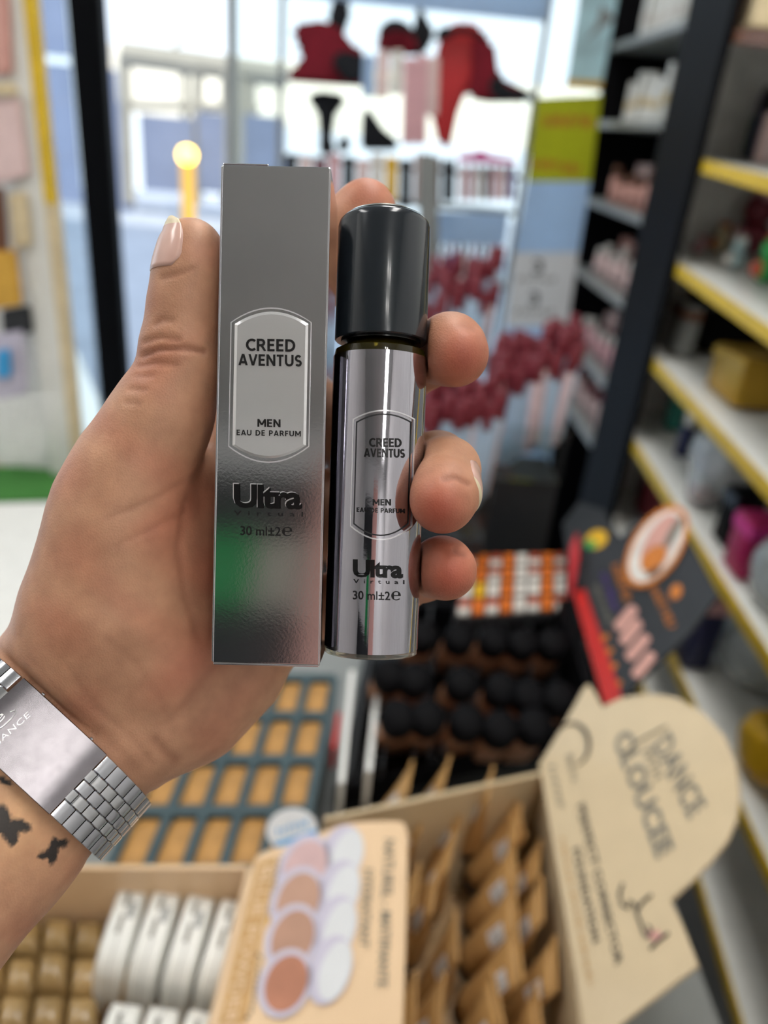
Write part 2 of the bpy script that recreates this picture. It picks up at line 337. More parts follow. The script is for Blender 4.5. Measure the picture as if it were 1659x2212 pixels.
# folded lid flap proud of the top, crease lines at the bottom
v, f = box((-BW / 2 + .3, -BH / 2 - .5, .3), (-2, -BH / 2 + .02, BD - .6), .2); mesh('lid_tab', W([bp(*q) for q in v]), f, 'foil_edge', carton)
v, f = box((-BW / 2 + .25, BH / 2 - .02, .3), (BW / 2 - .25, BH / 2 + .5, BD - .4), .2); mesh('bottom_flap', W([bp(*q) for q in v]), f, 'foil_edge', carton)
for sx in (-1, 1):
    v, f = box((sx * (BW / 2 - .15) - .22, -BH / 2 + .5, -.10), (sx * (BW / 2 - .15) + .22, BH / 2 - .5, .3), .1); mesh('edge_crease', W([bp(*q) for q in v]), f, 'foil_edge', carton)
fr = plane(W(bp(0, 0, 0)), R @ (-bz * (1, -1, -1)))
def arch(uL, uR, vt, vs, vb, vbe, sk=0, n=14):
    # arched panel outline in pixels: sides uL..uR, crown vt over shoulders vs, foot vbe under vb; sk = shift of the foot
    c = (uL + uR) / 2; h = (uR - uL) / 2; o = []
    for k in range(n + 1): t = -1 + 2 * k / n; o.append((c + h * t, vs - (vs - vt) * (1 - t * t)))
    for k in range(n + 1): t = 1 - 2 * k / n; o.append((c + sk + h * t, vb + (vbe - vb) * (1 - t * t)))
    return o
A0 = arch(498, 673, 664, 696, 965, 1000, -5); A1 = arch(500, 671, 667, 697, 963, 997, -5)
A2 = arch(507, 666, 673, 700, 962, 990, -5)
def ring(name, o, i, surf, mat, parent, e0, e1):
    n = len(o); v = [surf(*q, e0) for q in o] + [surf(*q, e0) for q in i] + [surf(*q, e1) for q in o] + [surf(*q, e1) for q in i]; f = []
    for k in range(n):
        k2 = (k + 1) % n
        f += [[k, k2, n + k2, n + k], [2 * n + k, 3 * n + k, 3 * n + k2, 2 * n + k2], [k, 2 * n + k, 2 * n + k2, k2], [n + k, n + k2, 3 * n + k2, 3 * n + k]]
    return mesh(name, v, f, mat, parent)
ring('panel_outline', A0, A1, fr, 'line_silver', carton, .00002, .00012)
# raised panel with bevelled border
A3 = arch(513, 660, 679, 703, 960, 985, -5); n = len(A2)
vv = [fr(*q, 0) for q in A2] + [fr(*q, .00035) for q in A3]
mesh('raised_panel', vv, [[k, (k + 1) % n, n + (k + 1) % n, n + k] for k in range(n)] + [list(range(n, 2 * n))], 'foil_panel', carton)
P = lambda s, a, b, c, e=.0005, bold=.02, sp=1, m='print_black', par=None, surf=None, name='lettering': print_text(s, a, b, c, surf or fr, m, par or carton, e, bold, sp, name)
for s, a, b, c, wt in (('CREED', (531, 758), (638, 760), (531, 731), .19), ('AVENTUS', (515, 789), (652, 792), (515, 764), .19), ('MEN', (556, 922), (606, 923), (556, 905), .2), ('EAU DE PARFUM', (511, 940), (650, 943), (511, 928), .19)):
    print_bold(s, a, b, c, fr, 'print_black', carton, .0005, wt, .16 if len(s) > 8 else .1)
def raised(o, off):
    m2 = o.modifiers.new('thick', 'SOLIDIFY'); m2.thickness = off; m2.offset = 1
P('Ultra', (505, 1097), (652, 1101), (505, 1045), .00045, .035, .92, 'emboss_black', name='raised_lettering')
P('Ultra', (503, 1095), (650, 1099), (503, 1043), .0002, .035, .92, 'line_silver', name='raised_lettering_edge')
P('V i r t u a l', (505, 1113), (654, 1116), (505, 1103), .0002, .01, 1.25)
P('30 ml±2', (519, 1156), (606, 1158), (519, 1136), .0002, .008); P('℮', (609, 1158), (631, 1158), (609, 1138), .0002, .006)

# ================================================================ the bottle
DBT = 204.
bt0 = C3(827, 600, DBT); bt1 = C3(802, 1380, DBT); bax = nz(bt1 - bt0)
def at_y(y): return bt0 + bax * ((y - bt0[1]) / bax[1])
bpu = nz(np.cross(bax, (0, 0, 1))); bpv = np.cross(bax, bpu)
yT, yB = -77.9, 37.3
def lathe_ax(prof, n=64):                   # profile (r, y in mm) about the bottle axis
    v = []
    for r, y in prof:
        c = at_y(y)
        for k in range(n): a = 2 * math.pi * k / n; v.append(c + r * (math.cos(a) * bpu + math.sin(a) * bpv))
    f = []
    for i in range(len(prof) - 1):
        for k in range(n): k2 = (k + 1) % n; f.append([i * n + k, i * n + k2, (i + 1) * n + k2, (i + 1) * n + k])
    f.append(list(range(n))[::-1]); f.append([(len(prof) - 1) * n + k for k in range(n)])
    return W(v), f
bottle = thing('perfume_bottle', W(at_y(yB)), 'roll-on perfume bottle with dark grey cap and silver label beside the carton', 'bottle')
yC = (718 - CY) * 192.5 / F; yL0 = (755 - CY) * 192.2 / F; yL1 = (1414 - CY) * 192.2 / F
RC, RB = 12.2, 12.4
mesh('cap', *lathe_ax([(0.01, yT + .5), (RC - 2.2, yT + .5), (RC - 1.0, yT + .9), (RC - .3, yT + 1.7), (RC, yT + 2.9), (RC, yC - .3), (RC - .3, yC), (9, yC)]), 'cap_navy', bottle, 'auto')
mesh('cap_rim', *lathe_ax([(0.01, yT + .45), (RC - 3.0, yT - .1), (RC - 2.2, yT - .1), (RC - 1.5, yT + .5), (RC - 1.9, yT + .7)]), 'rim_metal', bottle, 'auto')
mesh('glass_neck', *lathe_ax([(8.2, yC - 2), (8.2, yC + .4), (9.6, yC + 1.3), (RB - .5, yC + 2.6), (RB - .15, yC + 4.5), (RB - .15, yC + 6)]), 'oil_glass', bottle, 'auto')
mesh('neck_ring', *lathe_ax([(RC - 3.6, yC - 1.5), (RC - 1.6, yC - .2), (RC - 1.6, yC + .5), (RC - 3.4, yC + .6)]), 'black_gloss', bottle, 'auto')
mesh('foil_label', *lathe_ax([(9, yL0), (RB, yL0), (RB, yL1), (9, yL1)]), 'foil_label', bottle, 'auto')
mesh('glass_base', *lathe_ax([(9.2, yL1 - 1), (RB - .2, yL1 - 1), (RB - .2, yL1 + 1.3), (RB - .9, yB - .3), (RB - 2.2, yB), (5, yB), (3, yB - .8)]), 'bottle_glass', bottle, 'auto')
def on_bottle(u, v, e=0):
    d = np.array(((u - CX) / F, (v - CY) / F, 1.)); o = -bt0
    dp = d - bax * (d @ bax); op = o - bax * (o @ bax); r = RB + e * 1000
    a = dp @ dp; b = 2 * dp @ op; c = op @ op - r * r; disc = max(b * b - 4 * a * c, 0)
    return W(d * ((-b - math.sqrt(disc)) / (2 * a)))
PB = lambda s, a, b, c, bold=.02, sp=1, m='print_black', e=.00012: print_text(s, a, b, c, on_bottle, m, bottle, e, bold, sp)
B0 = arch(762, 897, 885, 905, 1137, 1167, -6); B1 = arch(764.5, 894.5, 888, 907, 1135, 1164, -6)
ring('label_outline', B0, B1, on_bottle, 'line_silver', bottle, .00005, .00014)
B2 = arch(769, 889, 893, 911, 1132, 1158, -6); B3 = arch(771, 887, 896, 913, 1130, 1155, -6)
ring('label_inner_outline', B2, B3, on_bottle, 'dark_grey', bottle, .00005, .00010)
for s, a, b, c, wt in (('CREED', (797, 965), (868, 966), (797, 946), .2), ('AVENTUS', (786, 987), (875, 989), (786, 968), .2), ('MEN', (805, 1092), (845, 1092), (805, 1078), .21), ('EAU DE PARFUM', (770, 1106), (875, 1109), (770, 1096), .2)):
    print_bold(s, a, b, c, on_bottle, 'print_black', bottle, .00012, wt, .14 if len(s) > 8 else .1)
PB('Ultra', (762, 1247), (871, 1250), (762, 1208), .04, .92, 'emboss_black'); PB('V i r t u a l', (763, 1260), (874, 1262), (763, 1251), .01, 1.25)
PB('30 ml±2', (762, 1295), (843, 1297), (762, 1276), .012); PB('℮', (846, 1297), (866, 1297), (846, 1277), .006)

# ================================================================ the hand
H = .8                                      # grid step in mm
lo = np.array((-190., -108., 120.)); hi = np.array((36., 175., 262.))
shp = np.ceil((hi - lo) / H).astype(int) + 1
gx = [lo[i] + H * np.arange(shp[i]) for i in range(3)]
def rcone(f, a, b, ra, rb, k):
    a, b = np.asarray(a, float), np.asarray(b, float); m = max(ra, rb) + k + 3
    l = np.floor((np.minimum(a, b) - m - lo) / H).astype(int).clip(0, shp); h = np.ceil((np.maximum(a, b) + m - lo) / H).astype(int).clip(0, shp)
    if (h <= l).any(): return
    s = tuple(slice(l[i], h[i]) for i in range(3))
    X, Y, Z = (gx[0][s[0]][:, None, None] - a[0]), (gx[1][s[1]][None, :, None] - a[1]), (gx[2][s[2]][None, None, :] - a[2])
    d = b - a; t = ((X * d[0] + Y * d[1] + Z * d[2]) / (d @ d)).clip(0, 1)
    q = np.sqrt((X - t * d[0]) ** 2 + (Y - t * d[1]) ** 2 + (Z - t * d[2]) ** 2) - (ra + t * (rb - ra))
    smin(f, s, q, k)
def smin(f, s, q, k):
    g = f[s]; hh = np.clip(.5 + .5 * (q - g) / k, 0, 1); f[s] = q + (g - q) * hh - k * hh * (1 - hh)
def chain(f, pts, k):
    for p, q in zip(pts[:-1], pts[1:]): rcone(f, C3(*p[:3]), C3(*q[:3]), p[3], q[3], k)
fld = np.full(shp, 40., np.float32)
e1 = np.array((.735, .678, 0)); AX = nz((-.59, .64, -.5)); e1 = nz(e1 - AX * (e1 @ AX)); e2 = np.cross(e1, AX); e2 = e2 if e2[2] < 0 else -e2
WC = C3(84, 1623, 213)                      # middle of the wrist under the watch
for s in (-1, 0, 1):
    rcone(fld, WC - AX * 14 + e1 * 10 * s, WC + AX * 22 + e1 * 10.5 * s, 19.3, 19.8, 5)
    rcone(fld, WC + AX * 22 + e1 * 10.5 * s, WC + AX * 130 + e1 * 15 * s, 19.8, 27, 5)
wt = WC - AX * 16 - e1 * 10 - e2 * 1.5; wp = WC - AX * 16 + e1 * 10 - e2 * 1.5
rcone(fld, wt, C3(206, 1408, 217), 18.3, 20.3, 7); rcone(fld, wp, C3(318, 1530, 224), 18.3, 18.5, 7)
chain(fld, [(206, 1408, 217, 20.3), (232, 1300, 214, 20.2), (258, 1160, 211.5, 17.5), (268, 1085, 210.5, 15.6), (298, 1000, 208.5, 13.3), (352, 895, 207, 11.4), (392, 800, 206, 10.2)], 9)
chain(fld, [(300, 1330, 219, 18.5), (360, 1200, 224, 15), (400, 1060, 228, 12.5)], 10)                     # muscle at the thumb base
chain(fld, [(318, 1530, 224, 18.5), (412, 1508, 229, 17.3), (505, 1440, 235, 14.3), (560, 1375, 239, 12.5)], 8)      # little finger side
chain(fld, [(250, 1490, 224, 17.5), (330, 1420, 224, 18), (460, 1330, 232, 13.5), (580, 1250, 239, 12)], 8)
chain(fld, [(330, 1420, 222, 18), (430, 1230, 231, 14.5), (550, 1095, 239, 12)], 8)
chain(fld, [(330, 1400, 222, 18), (410, 1150, 231, 13.5), (500, 950, 240, 12)], 8)
# thumb
chain(fld, [(392, 800, 206, 10.2), (392, 748, 205.2, 10.1), (402, 660, 204.5, 9.4), (412, 590, 204, 9.2), (414, 544, 203.6, 8.6)], 3.5)
def finger(pts, k=3.0, kb=4.5):
    g = np.full(shp, 40., np.float32); chain(g, pts, k); smin(fld, (slice(None),) * 3, g, kb)
finger([(500, 950, 240, 11.5), (600, 720, 243, 10), (705, 575, 238, 9.4), (762, 488, 233.5, 9.2), (789, 456, 232, 9.3)])
finger([(550, 1095, 239, 11.5), (720, 930, 240, 10), (850, 820, 233, 9.4), (925, 765, 221, 9.0), (972, 755, 208, 9.3), (985, 765, 203, 8.6)])
finger([(580, 1250, 239, 11.5), (760, 1100, 239, 10), (880, 1010, 231, 9.2), (945, 1000, 218, 8.6), (966, 1015, 206, 8.4), (962, 1060, 197, 8.6), (956, 1083, 193, 8.2)])
finger([(560, 1375, 239, 11), (740, 1310, 239, 9), (860, 1262, 231, 8.2), (915, 1238, 220, 7.6), (955, 1226, 208, 8.0), (966, 1232, 204, 7.8)])
# clear the carton, the bottle and the watch band: flesh lies against them
GX, GY, GZ = np.meshgrid(*gx, indexing='ij', sparse=True)
def rel(c, a): return (GX - c[0]) * a[0] + (GY - c[1]) * a[1] + (GZ - c[2]) * a[2]
wa = np.abs(rel(WC, AX)) - 10.6; wx = np.maximum(np.abs(rel(WC, e1)) - 10.3, 0); wq = np.maximum(wa, 20.7 - np.sqrt(wx ** 2 + rel(WC, e2) ** 2))
bc = bp(0, 0, BD / 2); dx = np.abs(rel(bc, bx)) - BW / 2 - .35; dy = np.abs(rel(bc, by)) - BH / 2 - .6; dz = np.abs(rel(bc, bz)) - BD / 2 - .35
sb = np.maximum(np.maximum(dx, dy), dz)
def smax_sub(f, q, k):                       # smooth f minus q
    a, b = f, -q; hh = np.clip(.5 - .5 * (b - a) / k, 0, 1); return b + (a - b) * hh + k * hh * (1 - hh)
fld = smax_sub(fld, sb, .8); fld = smax_sub(fld, wq, 2.5)
al = rel(bt0, bax); rr = np.sqrt(np.maximum((GX - bt0[0]) ** 2 + (GY - bt0[1]) ** 2 + (GZ - bt0[2]) ** 2 - al ** 2, 0)) - RB - .3
t0, t1 = (yT - bt0[1]) / bax[1] - .4, (yB - bt0[1]) / bax[1] + .4
sc = np.maximum(rr, np.maximum(t0 - al, al - t1)); fld = smax_sub(fld, sc, .8)
def surface_nets(f, lo, h):
    ins = f < 0; c = [ins[i:i - 1 or None, j:j - 1 or None, k:k - 1 or None] if 0 else ins[i:f.shape[0] - 1 + i, j:f.shape[1] - 1 + j, k:f.shape[2] - 1 + k] for i in (0, 1) for j in (0, 1) for k in (0, 1)]
    s = sum(x.astype(np.int8) for x in c); act = np.argwhere((s > 0) & (s < 8)); idx = np.full(s.shape, -1, np.int64); idx[tuple(act.T)] = np.arange(len(act))
    off = np.array([(i, j, k) for i in (0, 1) for j in (0, 1) for k in (0, 1)]); vals = np.stack([f[tuple((act + o).T)] for o in off], 1)
    acc = np.zeros((len(act), 3)); cnt = np.zeros(len(act))
    for a in range(8):
        for b in range(a + 1, 8):
            if np.abs(off[a] - off[b]).sum() != 1: continue
            m = (vals[:, a] < 0) != (vals[:, b] < 0); t = vals[m, a] / (vals[m, a] - vals[m, b])
            acc[m] += off[a] + t[:, None] * (off[b] - off[a]); cnt[m] += 1
    V = lo + h * (act + acc / cnt[:, None]); Q = []
    for ax in range(3):
        b, c2 = (ax + 1) % 3, (ax + 2) % 3
        sl0 = [slice(None)] * 3; sl1 = [slice(None)] * 3; sl0[ax] = slice(0, -1); sl1[ax] = slice(1, None)
        i0, i1 = ins[tuple(sl0)], ins[tuple(sl1)]; e = np.argwhere(i0 != i1)
        e = e[(e[:, b] > 0) & (e[:, c2] > 0) & (e[:, b] < f.shape[b] - 1) & (e[:, c2] < f.shape[c2] - 1)]
        db = np.zeros(3, int); db[b] = 1; dc = np.zeros(3, int); dc[c2] = 1
        q = np.stack([idx[tuple((e - db - dc).T)], idx[tuple((e - dc).T)], idx[tuple(e.T)], idx[tuple((e - db).T)]], 1)
        fl = ~i0[tuple(e.T)]; q[fl] = q[fl][:, ::-1]; Q.append(q)
    return V, np.vstack(Q)
V, Q = surface_nets(fld, lo, H)
del fld, sb, rr, al, sc, dx, dy, dz
# vertex normals, light smoothing
def vnorm(V):
    n = np.cross(V[Q[:, 2]] - V[Q[:, 0]], V[Q[:, 3]] - V[Q[:, 1]]); N = np.zeros_like(V)
    for k in range(4): np.add.at(N, Q[:, k], n)
    return N / np.maximum(np.linalg.norm(N, axis=1, keepdims=True), 1e-9)
for it in range(2):
    S = np.zeros_like(V); Cn = np.zeros(len(V))
    for a, b in ((0, 1), (1, 2), (2, 3), (3, 0)):
        np.add.at(S, Q[:, a], V[Q[:, b]]); np.add.at(Cn, Q[:, a], 1); np.add.at(S, Q[:, b], V[Q[:, a]]); np.add.at(Cn, Q[:, b], 1)
    V = V + .5 * (S / Cn[:, None] - V)
N = vnorm(V)
u = CX + F * V[:, 0] / V[:, 2]; vv = CY + F * V[:, 1] / V[:, 2]; front = (N[:, 2] < .15)
def seg_d(pts):                              # pixel distance from every vertex to a polyline drawn on the skin that faces the palm side
    d = np.full(len(V), 1e9)
    for (x0, y0), (x1, y1) in zip(pts[:-1], pts[1:]):
        L = (x1 - x0) ** 2 + (y1 - y0) ** 2; t = (((u - x0) * (x1 - x0) + (vv - y0) * (y1 - y0)) / L).clip(0, 1)
        d = np.minimum(d, np.hypot(u - x0 - t * (x1 - x0), vv - y0 - t * (y1 - y0)))
    d[~front] = 1e9
    return d
disp = np.zeros(len(V)); crs = np.zeros(len(V))
for pts, dp, wd in (
    ([(312, 738), (345, 728), (385, 733)], .55, 7), ([(308, 768), (340, 755), (400, 752), (440, 760)], .7, 7), ([(300, 790), (335, 783), (380, 788)], .4, 6),
    ([(292, 812), (330, 812)], .3, 6), ([(280, 840), (312, 842)], .3, 6), ([(268, 868), (300, 872)], .25, 6), ([(336, 700), (352, 690), (372, 692)], .4, 7),
    ([(352, 600), (385, 592), (416, 580)], .35, 6),
    ([(455, 930), (430, 1020), (400, 1090), (385, 1180), (400, 1290), (430, 1380)], .35, 9), ([(230, 1120), (330, 1080), (420, 1030)], .22, 8), ([(250, 1180), (330, 1140), (400, 1110)], .2, 8),
    ([(130, 1420), (210, 1530), (290, 1600), (330, 1650)], .14, 6), ([(60, 1420), (150, 1520), (230, 1590), (300, 1660)], .14, 6),
    ([(230, 1380), (300, 1440), (350, 1520), (370, 1580)], .15, 9), ([(360, 1560), (400, 1520), (450, 1450), (480, 1430)], .3, 12), ([(335, 1600), (355, 1625), (375, 1640)], .5, 12),
    ([(1002, 700), (1010, 703), (1020, 706)], .45, 10), ([(985, 1190), (995, 1194), (1005, 1196)], .6, 8), ([(960, 1035), (985, 1030), (1012, 1045)], .6, 6)):
    g = np.exp(-(seg_d(pts) / wd) ** 2); disp -= dp * g; crs = np.maximum(crs, g * min(1, dp * 1.3))
V = V + N * disp[:, None]
Nw = N * (1, -1, -1) @ R.T
# skin tone: the pads, the palm and the knuckle lines redder, inner wrist paler
def blob(cu, cv, r): return np.exp(-((u - cu) ** 2 + (vv - cv) ** 2) / r ** 2)
base = np.array(lin('c69779')); red = np.array(lin('bd6752')); deep = np.array(lin('7d4430')); pale = np.array(lin('d9ad80')); ink = np.array(lin('0a161c'))
wr = np.clip(.95 * blob(1000, 775, 80) + 1.0 * blob(945, 1100, 75) + 1.0 * blob(975, 1250, 80) + .35 * blob(440, 1180, 120) + .3 * blob(420, 1400, 120) + .3 * blob(380, 1010, 70) + .6 * blob(800, 420, 70) + .2 * blob(440, 560, 50) + .15 * blob(330, 760, 80), 0, 1)
wr = np.clip(wr + .25 * (np.sin(u * .021 + 1.3 * np.sin(vv * .017)) * np.sin(vv * .019 + 1.1 * np.sin(u * .013))) * (u < 650), 0, 1)
colr = base + wr[:, None] * (red - base)
wpale = np.clip(.8 * blob(20, 1760, 120) * front, 0, 1); colr = colr + wpale[:, None] * (pale - colr)
colr = colr + (.55 * crs)[:, None] * (deep - colr)
def lobe(cu, cv, a, b, ang):
    c, s = math.cos(math.radians(ang)), math.sin(math.radians(ang)); x = (u - cu) * c + (vv - cv) * s; y = -(u - cu) * s + (vv - cv) * c
    return np.hypot(x / a, y / b)
tt = np.full(len(V), 9.)
for q in ((8, 1768, 15, 32, -8), (44, 1783, 25, 13, 18), (22, 1800, 20, 18, 0), (26, 1812, 13, 16, 10), (-8, 1790, 26, 13, -20), (12, 1688, 18, 7, 25),
          (117, 1826, 10, 18, 8), (135, 1822, 14, 9, -20), (98, 1847, 18, 9, -12), (114, 1852, 9, 17, 20), (114, 1838, 14, 12, 0)):
    tt = np.minimum(tt, lobe(*q))
ti = np.clip((1.15 - tt) / .3, 0, 1) * front * (vv > 1670) * .96; colr = colr + ti[:, None] * (ink - colr)
hand = mesh('person', W(V), Q, None, smooth=True)
tag(hand, 'left hand with tattooed wrist holding the silver carton and bottle', 'hand')
at = hand.data.color_attributes.new('skin', 'FLOAT_COLOR', 'POINT'); at.data.foreach_set('color', np.hstack([colr, np.ones((len(V), 1))]).astype(np.float32).ravel())
m = bpy.data.materials.new('skin'); m.use_nodes = True; nt = m.node_tree; Nn = nt.nodes; Lk = nt.links; b = Nn['Principled BSDF']
ca = Nn.new('ShaderNodeVertexColor'); ca.layer_name = 'skin'; tc = Nn.new('ShaderNodeTexCoord')
n1 = Nn.new('ShaderNodeTexNoise'); n1.inputs['Scale'].default_value = 160; n1.inputs['Detail'].default_value = 5; Lk.new(tc.outputs['Object'], n1.inputs['Vector'])
mx = Nn.new('ShaderNodeMix'); mx.data_type = 'RGBA'; mx.blend_type = 'MULTIPLY'; rp = Nn.new('ShaderNodeValToRGB'); rp.color_ramp.elements[0].color = (.80, .72, .68, 1); rp.color_ramp.elements[1].color = (1.1, 1.06, 1.02, 1); rp.color_ramp.elements[0].position = .3; rp.color_ramp.elements[1].position = .7
Lk.new(n1.outputs['Fac'], rp.inputs['Fac']); mx.inputs[0].default_value = .7; Lk.new(ca.outputs['Color'], mx.inputs[6]); Lk.new(rp.outputs['Color'], mx.inputs[7]); Lk.new(mx.outputs[2], b.inputs['Base Color'])
b.inputs['Roughness'].default_value = .5; b.inputs['Subsurface Weight'].default_value = .12; b.inputs['Subsurface Radius'].default_value = (1, .35, .2); b.inputs['Subsurface Scale'].default_value = .003
# skin relief: fine diamond texture plus ridges
vo = Nn.new('ShaderNodeTexVoronoi'); vo.inputs['Scale'].default_value = 2000; mp = Nn.new('ShaderNodeMapping'); mp.inputs['Scale'].default_value = (1, .6, 1); mp.inputs['Rotation'].default_value = (.4, .7, .5)
Lk.new(tc.outputs['Object'], mp.inputs['Vector']); Lk.new(mp.outputs['Vector'], vo.inputs['Vector'])
n2 = Nn.new('ShaderNodeTexNoise'); n2.inputs['Scale'].default_value = 420; n2.inputs['Detail'].default_value = 6; Lk.new(tc.outputs['Object'], n2.inputs['Vector'])
ad = Nn.new('ShaderNodeMath'); ad.operation = 'ADD'; Lk.new(vo.outputs['Distance'], ad.inputs[0]); Lk.new(n2.outputs['Fac'], ad.inputs[1])
bpn = Nn.new('ShaderNodeBump'); bpn.inputs['Strength'].default_value = .16; bpn.inputs['Distance'].default_value = .0004; Lk.new(ad.outputs[0], bpn.inputs['Height']); Lk.new(bpn.outputs['Normal'], b.inputs['Normal'])
hand.data.materials.append(m)
# nails: curved plates on the finger ends
M('nail', 'd8b0a2', .28, var=.05, scale=90, coat=.4); M('nail_tip', 'e6d8b8', .35, var=.05)
from mathutils.bvhtree import BVHTree
BV = BVHTree.FromPolygons(V.tolist(), Q.tolist())
def nail(a, b, r, nrm, half, s0, s1, name='fingernail'):   # axis a->b (mm), nail centre direction nrm, angular half width, start and end along the axis
    t = nz(b - a); nv = nz(nrm - t * (nrm @ t)); sv = np.cross(t, nv); rows = 12; cols = 10; vs = []; fs = []
    for i in range(rows + 1):
        q = i / rows; s = s0 + (s1 - s0) * q; wdt = half * (math.sqrt(max(0, 1 - (max(0, q - .5) / .5) ** 2)) * .8 + .2 if q > .5 else 1 - .3 * max(0, .2 - q) / .2)
        for j in range(cols + 1):
            th = wdt * (-1 + 2 * j / cols); dr = math.cos(th) * nv + math.sin(th) * sv; c_ = a + t * min(s, s1 - 3.2)
            hit = BV.ray_cast(Vector(c_ + dr * 22), Vector(-dr), 30)[0]; rad = (np.linalg.norm(np.array(hit) - c_) if hit else r) + .30 - .18 * abs(2 * j / cols - 1) ** 3 - (.9 * max(0, q - .8) / .2)
            vs.append(a + t * s + rad * (math.cos(th) * nv + math.sin(th) * sv))
    for i in range(rows):
        for j in range(cols): k = i * (cols + 1) + j; fs.append([k, k + 1, k + cols + 2, k + cols + 1])
    o = mesh(name, W(vs), fs, 'nail', hand, True)
    sd = o.modifiers.new('thick', 'SOLIDIFY'); sd.thickness = .0006; sd.offset = -1
    o.data.materials.append(MATS['nail_tip'])
    for p in o.data.polygons: p.material_index = 1 if p.index >= (rows - 2) * cols else 0
    return o
a, bb = C3(412, 600, 204), C3(414, 544, 203.6)
nail(a, bb, 9.0, np.array((-.72, 0, -.70)), .80, .6, 14.4)
a, bb = C3(966, 1015, 206), C3(956, 1083, 193)
nail(a, bb, 8.5, np.array((.85, 0, -.15)), .75, 3.5, 14.5)

# ================================================================ the watch
watch = thing('wrist_watch', W(WC), 'polished steel bracelet watch worn on the wrist, clasp facing the camera', 'watch')
LH, RS = 10.3, 20.9
per = 4 * LH + 2 * math.pi * RS
def band(s, h, w_):                          # s along the band (0 at the clasp middle, + towards the little finger), h above the skin, w_ across (towards the forearm)
    s = (s + per / 2) % per - per / 2; sg = 1 if s >= 0 else -1; q = abs(s); r = RS + h
    if q <= LH: p = e1 * q * sg + e2 * r
    elif q <= LH + math.pi * RS: th = (q - LH) / RS; p = e1 * sg * (LH + r * math.sin(th)) + e2 * r * math.cos(th)
    else: p = e1 * sg * (LH - (q - LH - math.pi * RS)) - e2 * r
    return WC + p + AX * w_
def band_box(name, s0, s1, w0, w1, h0, h1, mat, n=3, crown=.25, parent=None):
    rings = []
    for i in range(n + 1):
        s = s0 + (s1 - s0) * i / n; hh = h1 - crown * (2 * i / n - 1) ** 2; ew = .18
        rings.append([band(s, h0, w0), band(s, hh - ew, w0), band(s, hh, w0 + ew), band(s, hh, w1 - ew), band(s, hh - ew, w1), band(s, h0, w1)])
    v, f = loft(rings); return mesh(name, W(v), f, mat, parent or watch, 'auto')
band_box('clasp_plate', -13.6, 14.8, -9.3, 9.3, .2, 2.2, 'brushed_steel', 16, .1)
for s in (-7.5, 9.5): band_box('clasp_pin', s - .4, s + .4, -9.9, -9.2, .7, 1.5, 'chrome', 2, .2)
rows = []
for i in range(18): rows.append(15.2 + i * 3.75)
for i in range(5): rows.append(-14.2 - 3.75 - i * 3.75)
WS = [(-9.2, -4.6, 0), (-4.5, -1.6, 1), (-1.5, 1.5, 0), (1.6, 4.5, 1), (4.6, 9.2, 0)]
for s in rows:
    for w0, w1, st_ in WS:
        o_ = s + (1.6 if st_ else 0)
        if st_ and abs(s - rows[0]) < .1: band_box('link', s - 1.6, s + 1.5, w0, w1, .1, 1.7, 'chrome', 3, .25)
        band_box('link', o_, o_ + 3.45, w0, w1, .1, 1.95 if w1 - w0 > 4 else 2.05, 'steel' if not st_ else 'chrome', 3, .35)
# case on the back of the wrist
cc = WC - e2 * (RS + 4.5); v = []
prof = [(.1, -4), (17, -4), (18.5, -2), (18.5, 2.5), (16.5, 4.2), (.1, 4.2)]
for r, h in prof:
    for k in range(40): a = 2 * math.pi * k / 40; v.append(cc - e2 * h + r * (math.cos(a) * e1 + math.sin(a) * AX))
fcs = [[i * 40 + k, i * 40 + (k + 1) % 40, (i + 1) * 40 + (k + 1) % 40, (i + 1) * 40 + k] for i in range(5) for k in range(40)]
mesh('case', W(v), fcs, 'steel', watch, 'auto')
# engraved lettering on the clasp
def on_clasp(uu, v_, e=0):
    o = W((0, 0, 0)); d = np.array(((uu - CX) / F, (v_ - CY) / F, 1.)); p0 = WC + e2 * (RS + 2.25); t = (p0 @ e2) / (d @ e2)
    p = d * t; s = (p - WC) @ e1; w_ = (p - WC) @ AX
    return W(band(s, 2.2 + .04, w_))
print_text('ELEGANCE', (-46, 1648), (66, 1547), (-53, 1638), on_clasp, 'line_silver', watch, 0, .0, 1.1, 'engraving')
print_text('e', (-4, 1566), (12, 1548), (-12, 1556), on_clasp, 'line_silver', watch, 0, .0, 1, 'engraving')
sw = [(-14, 1580), (5, 1570), (24, 1553), (34, 1539), (32, 1534), (22, 1538)]
mesh('engraving_swash', *tube([on_clasp(*q) for q in sw], .00022, 6), 'line_silver', watch)

# ================================================================ counter and what stands on it
ZC = .80                                   # counter top
tag(mesh('display_counter', *box((-.34, .12, 0), (.37, 1.56, ZC), .004), 'grey_laminate'), 'grey display counter under the cosmetics', 'counter')

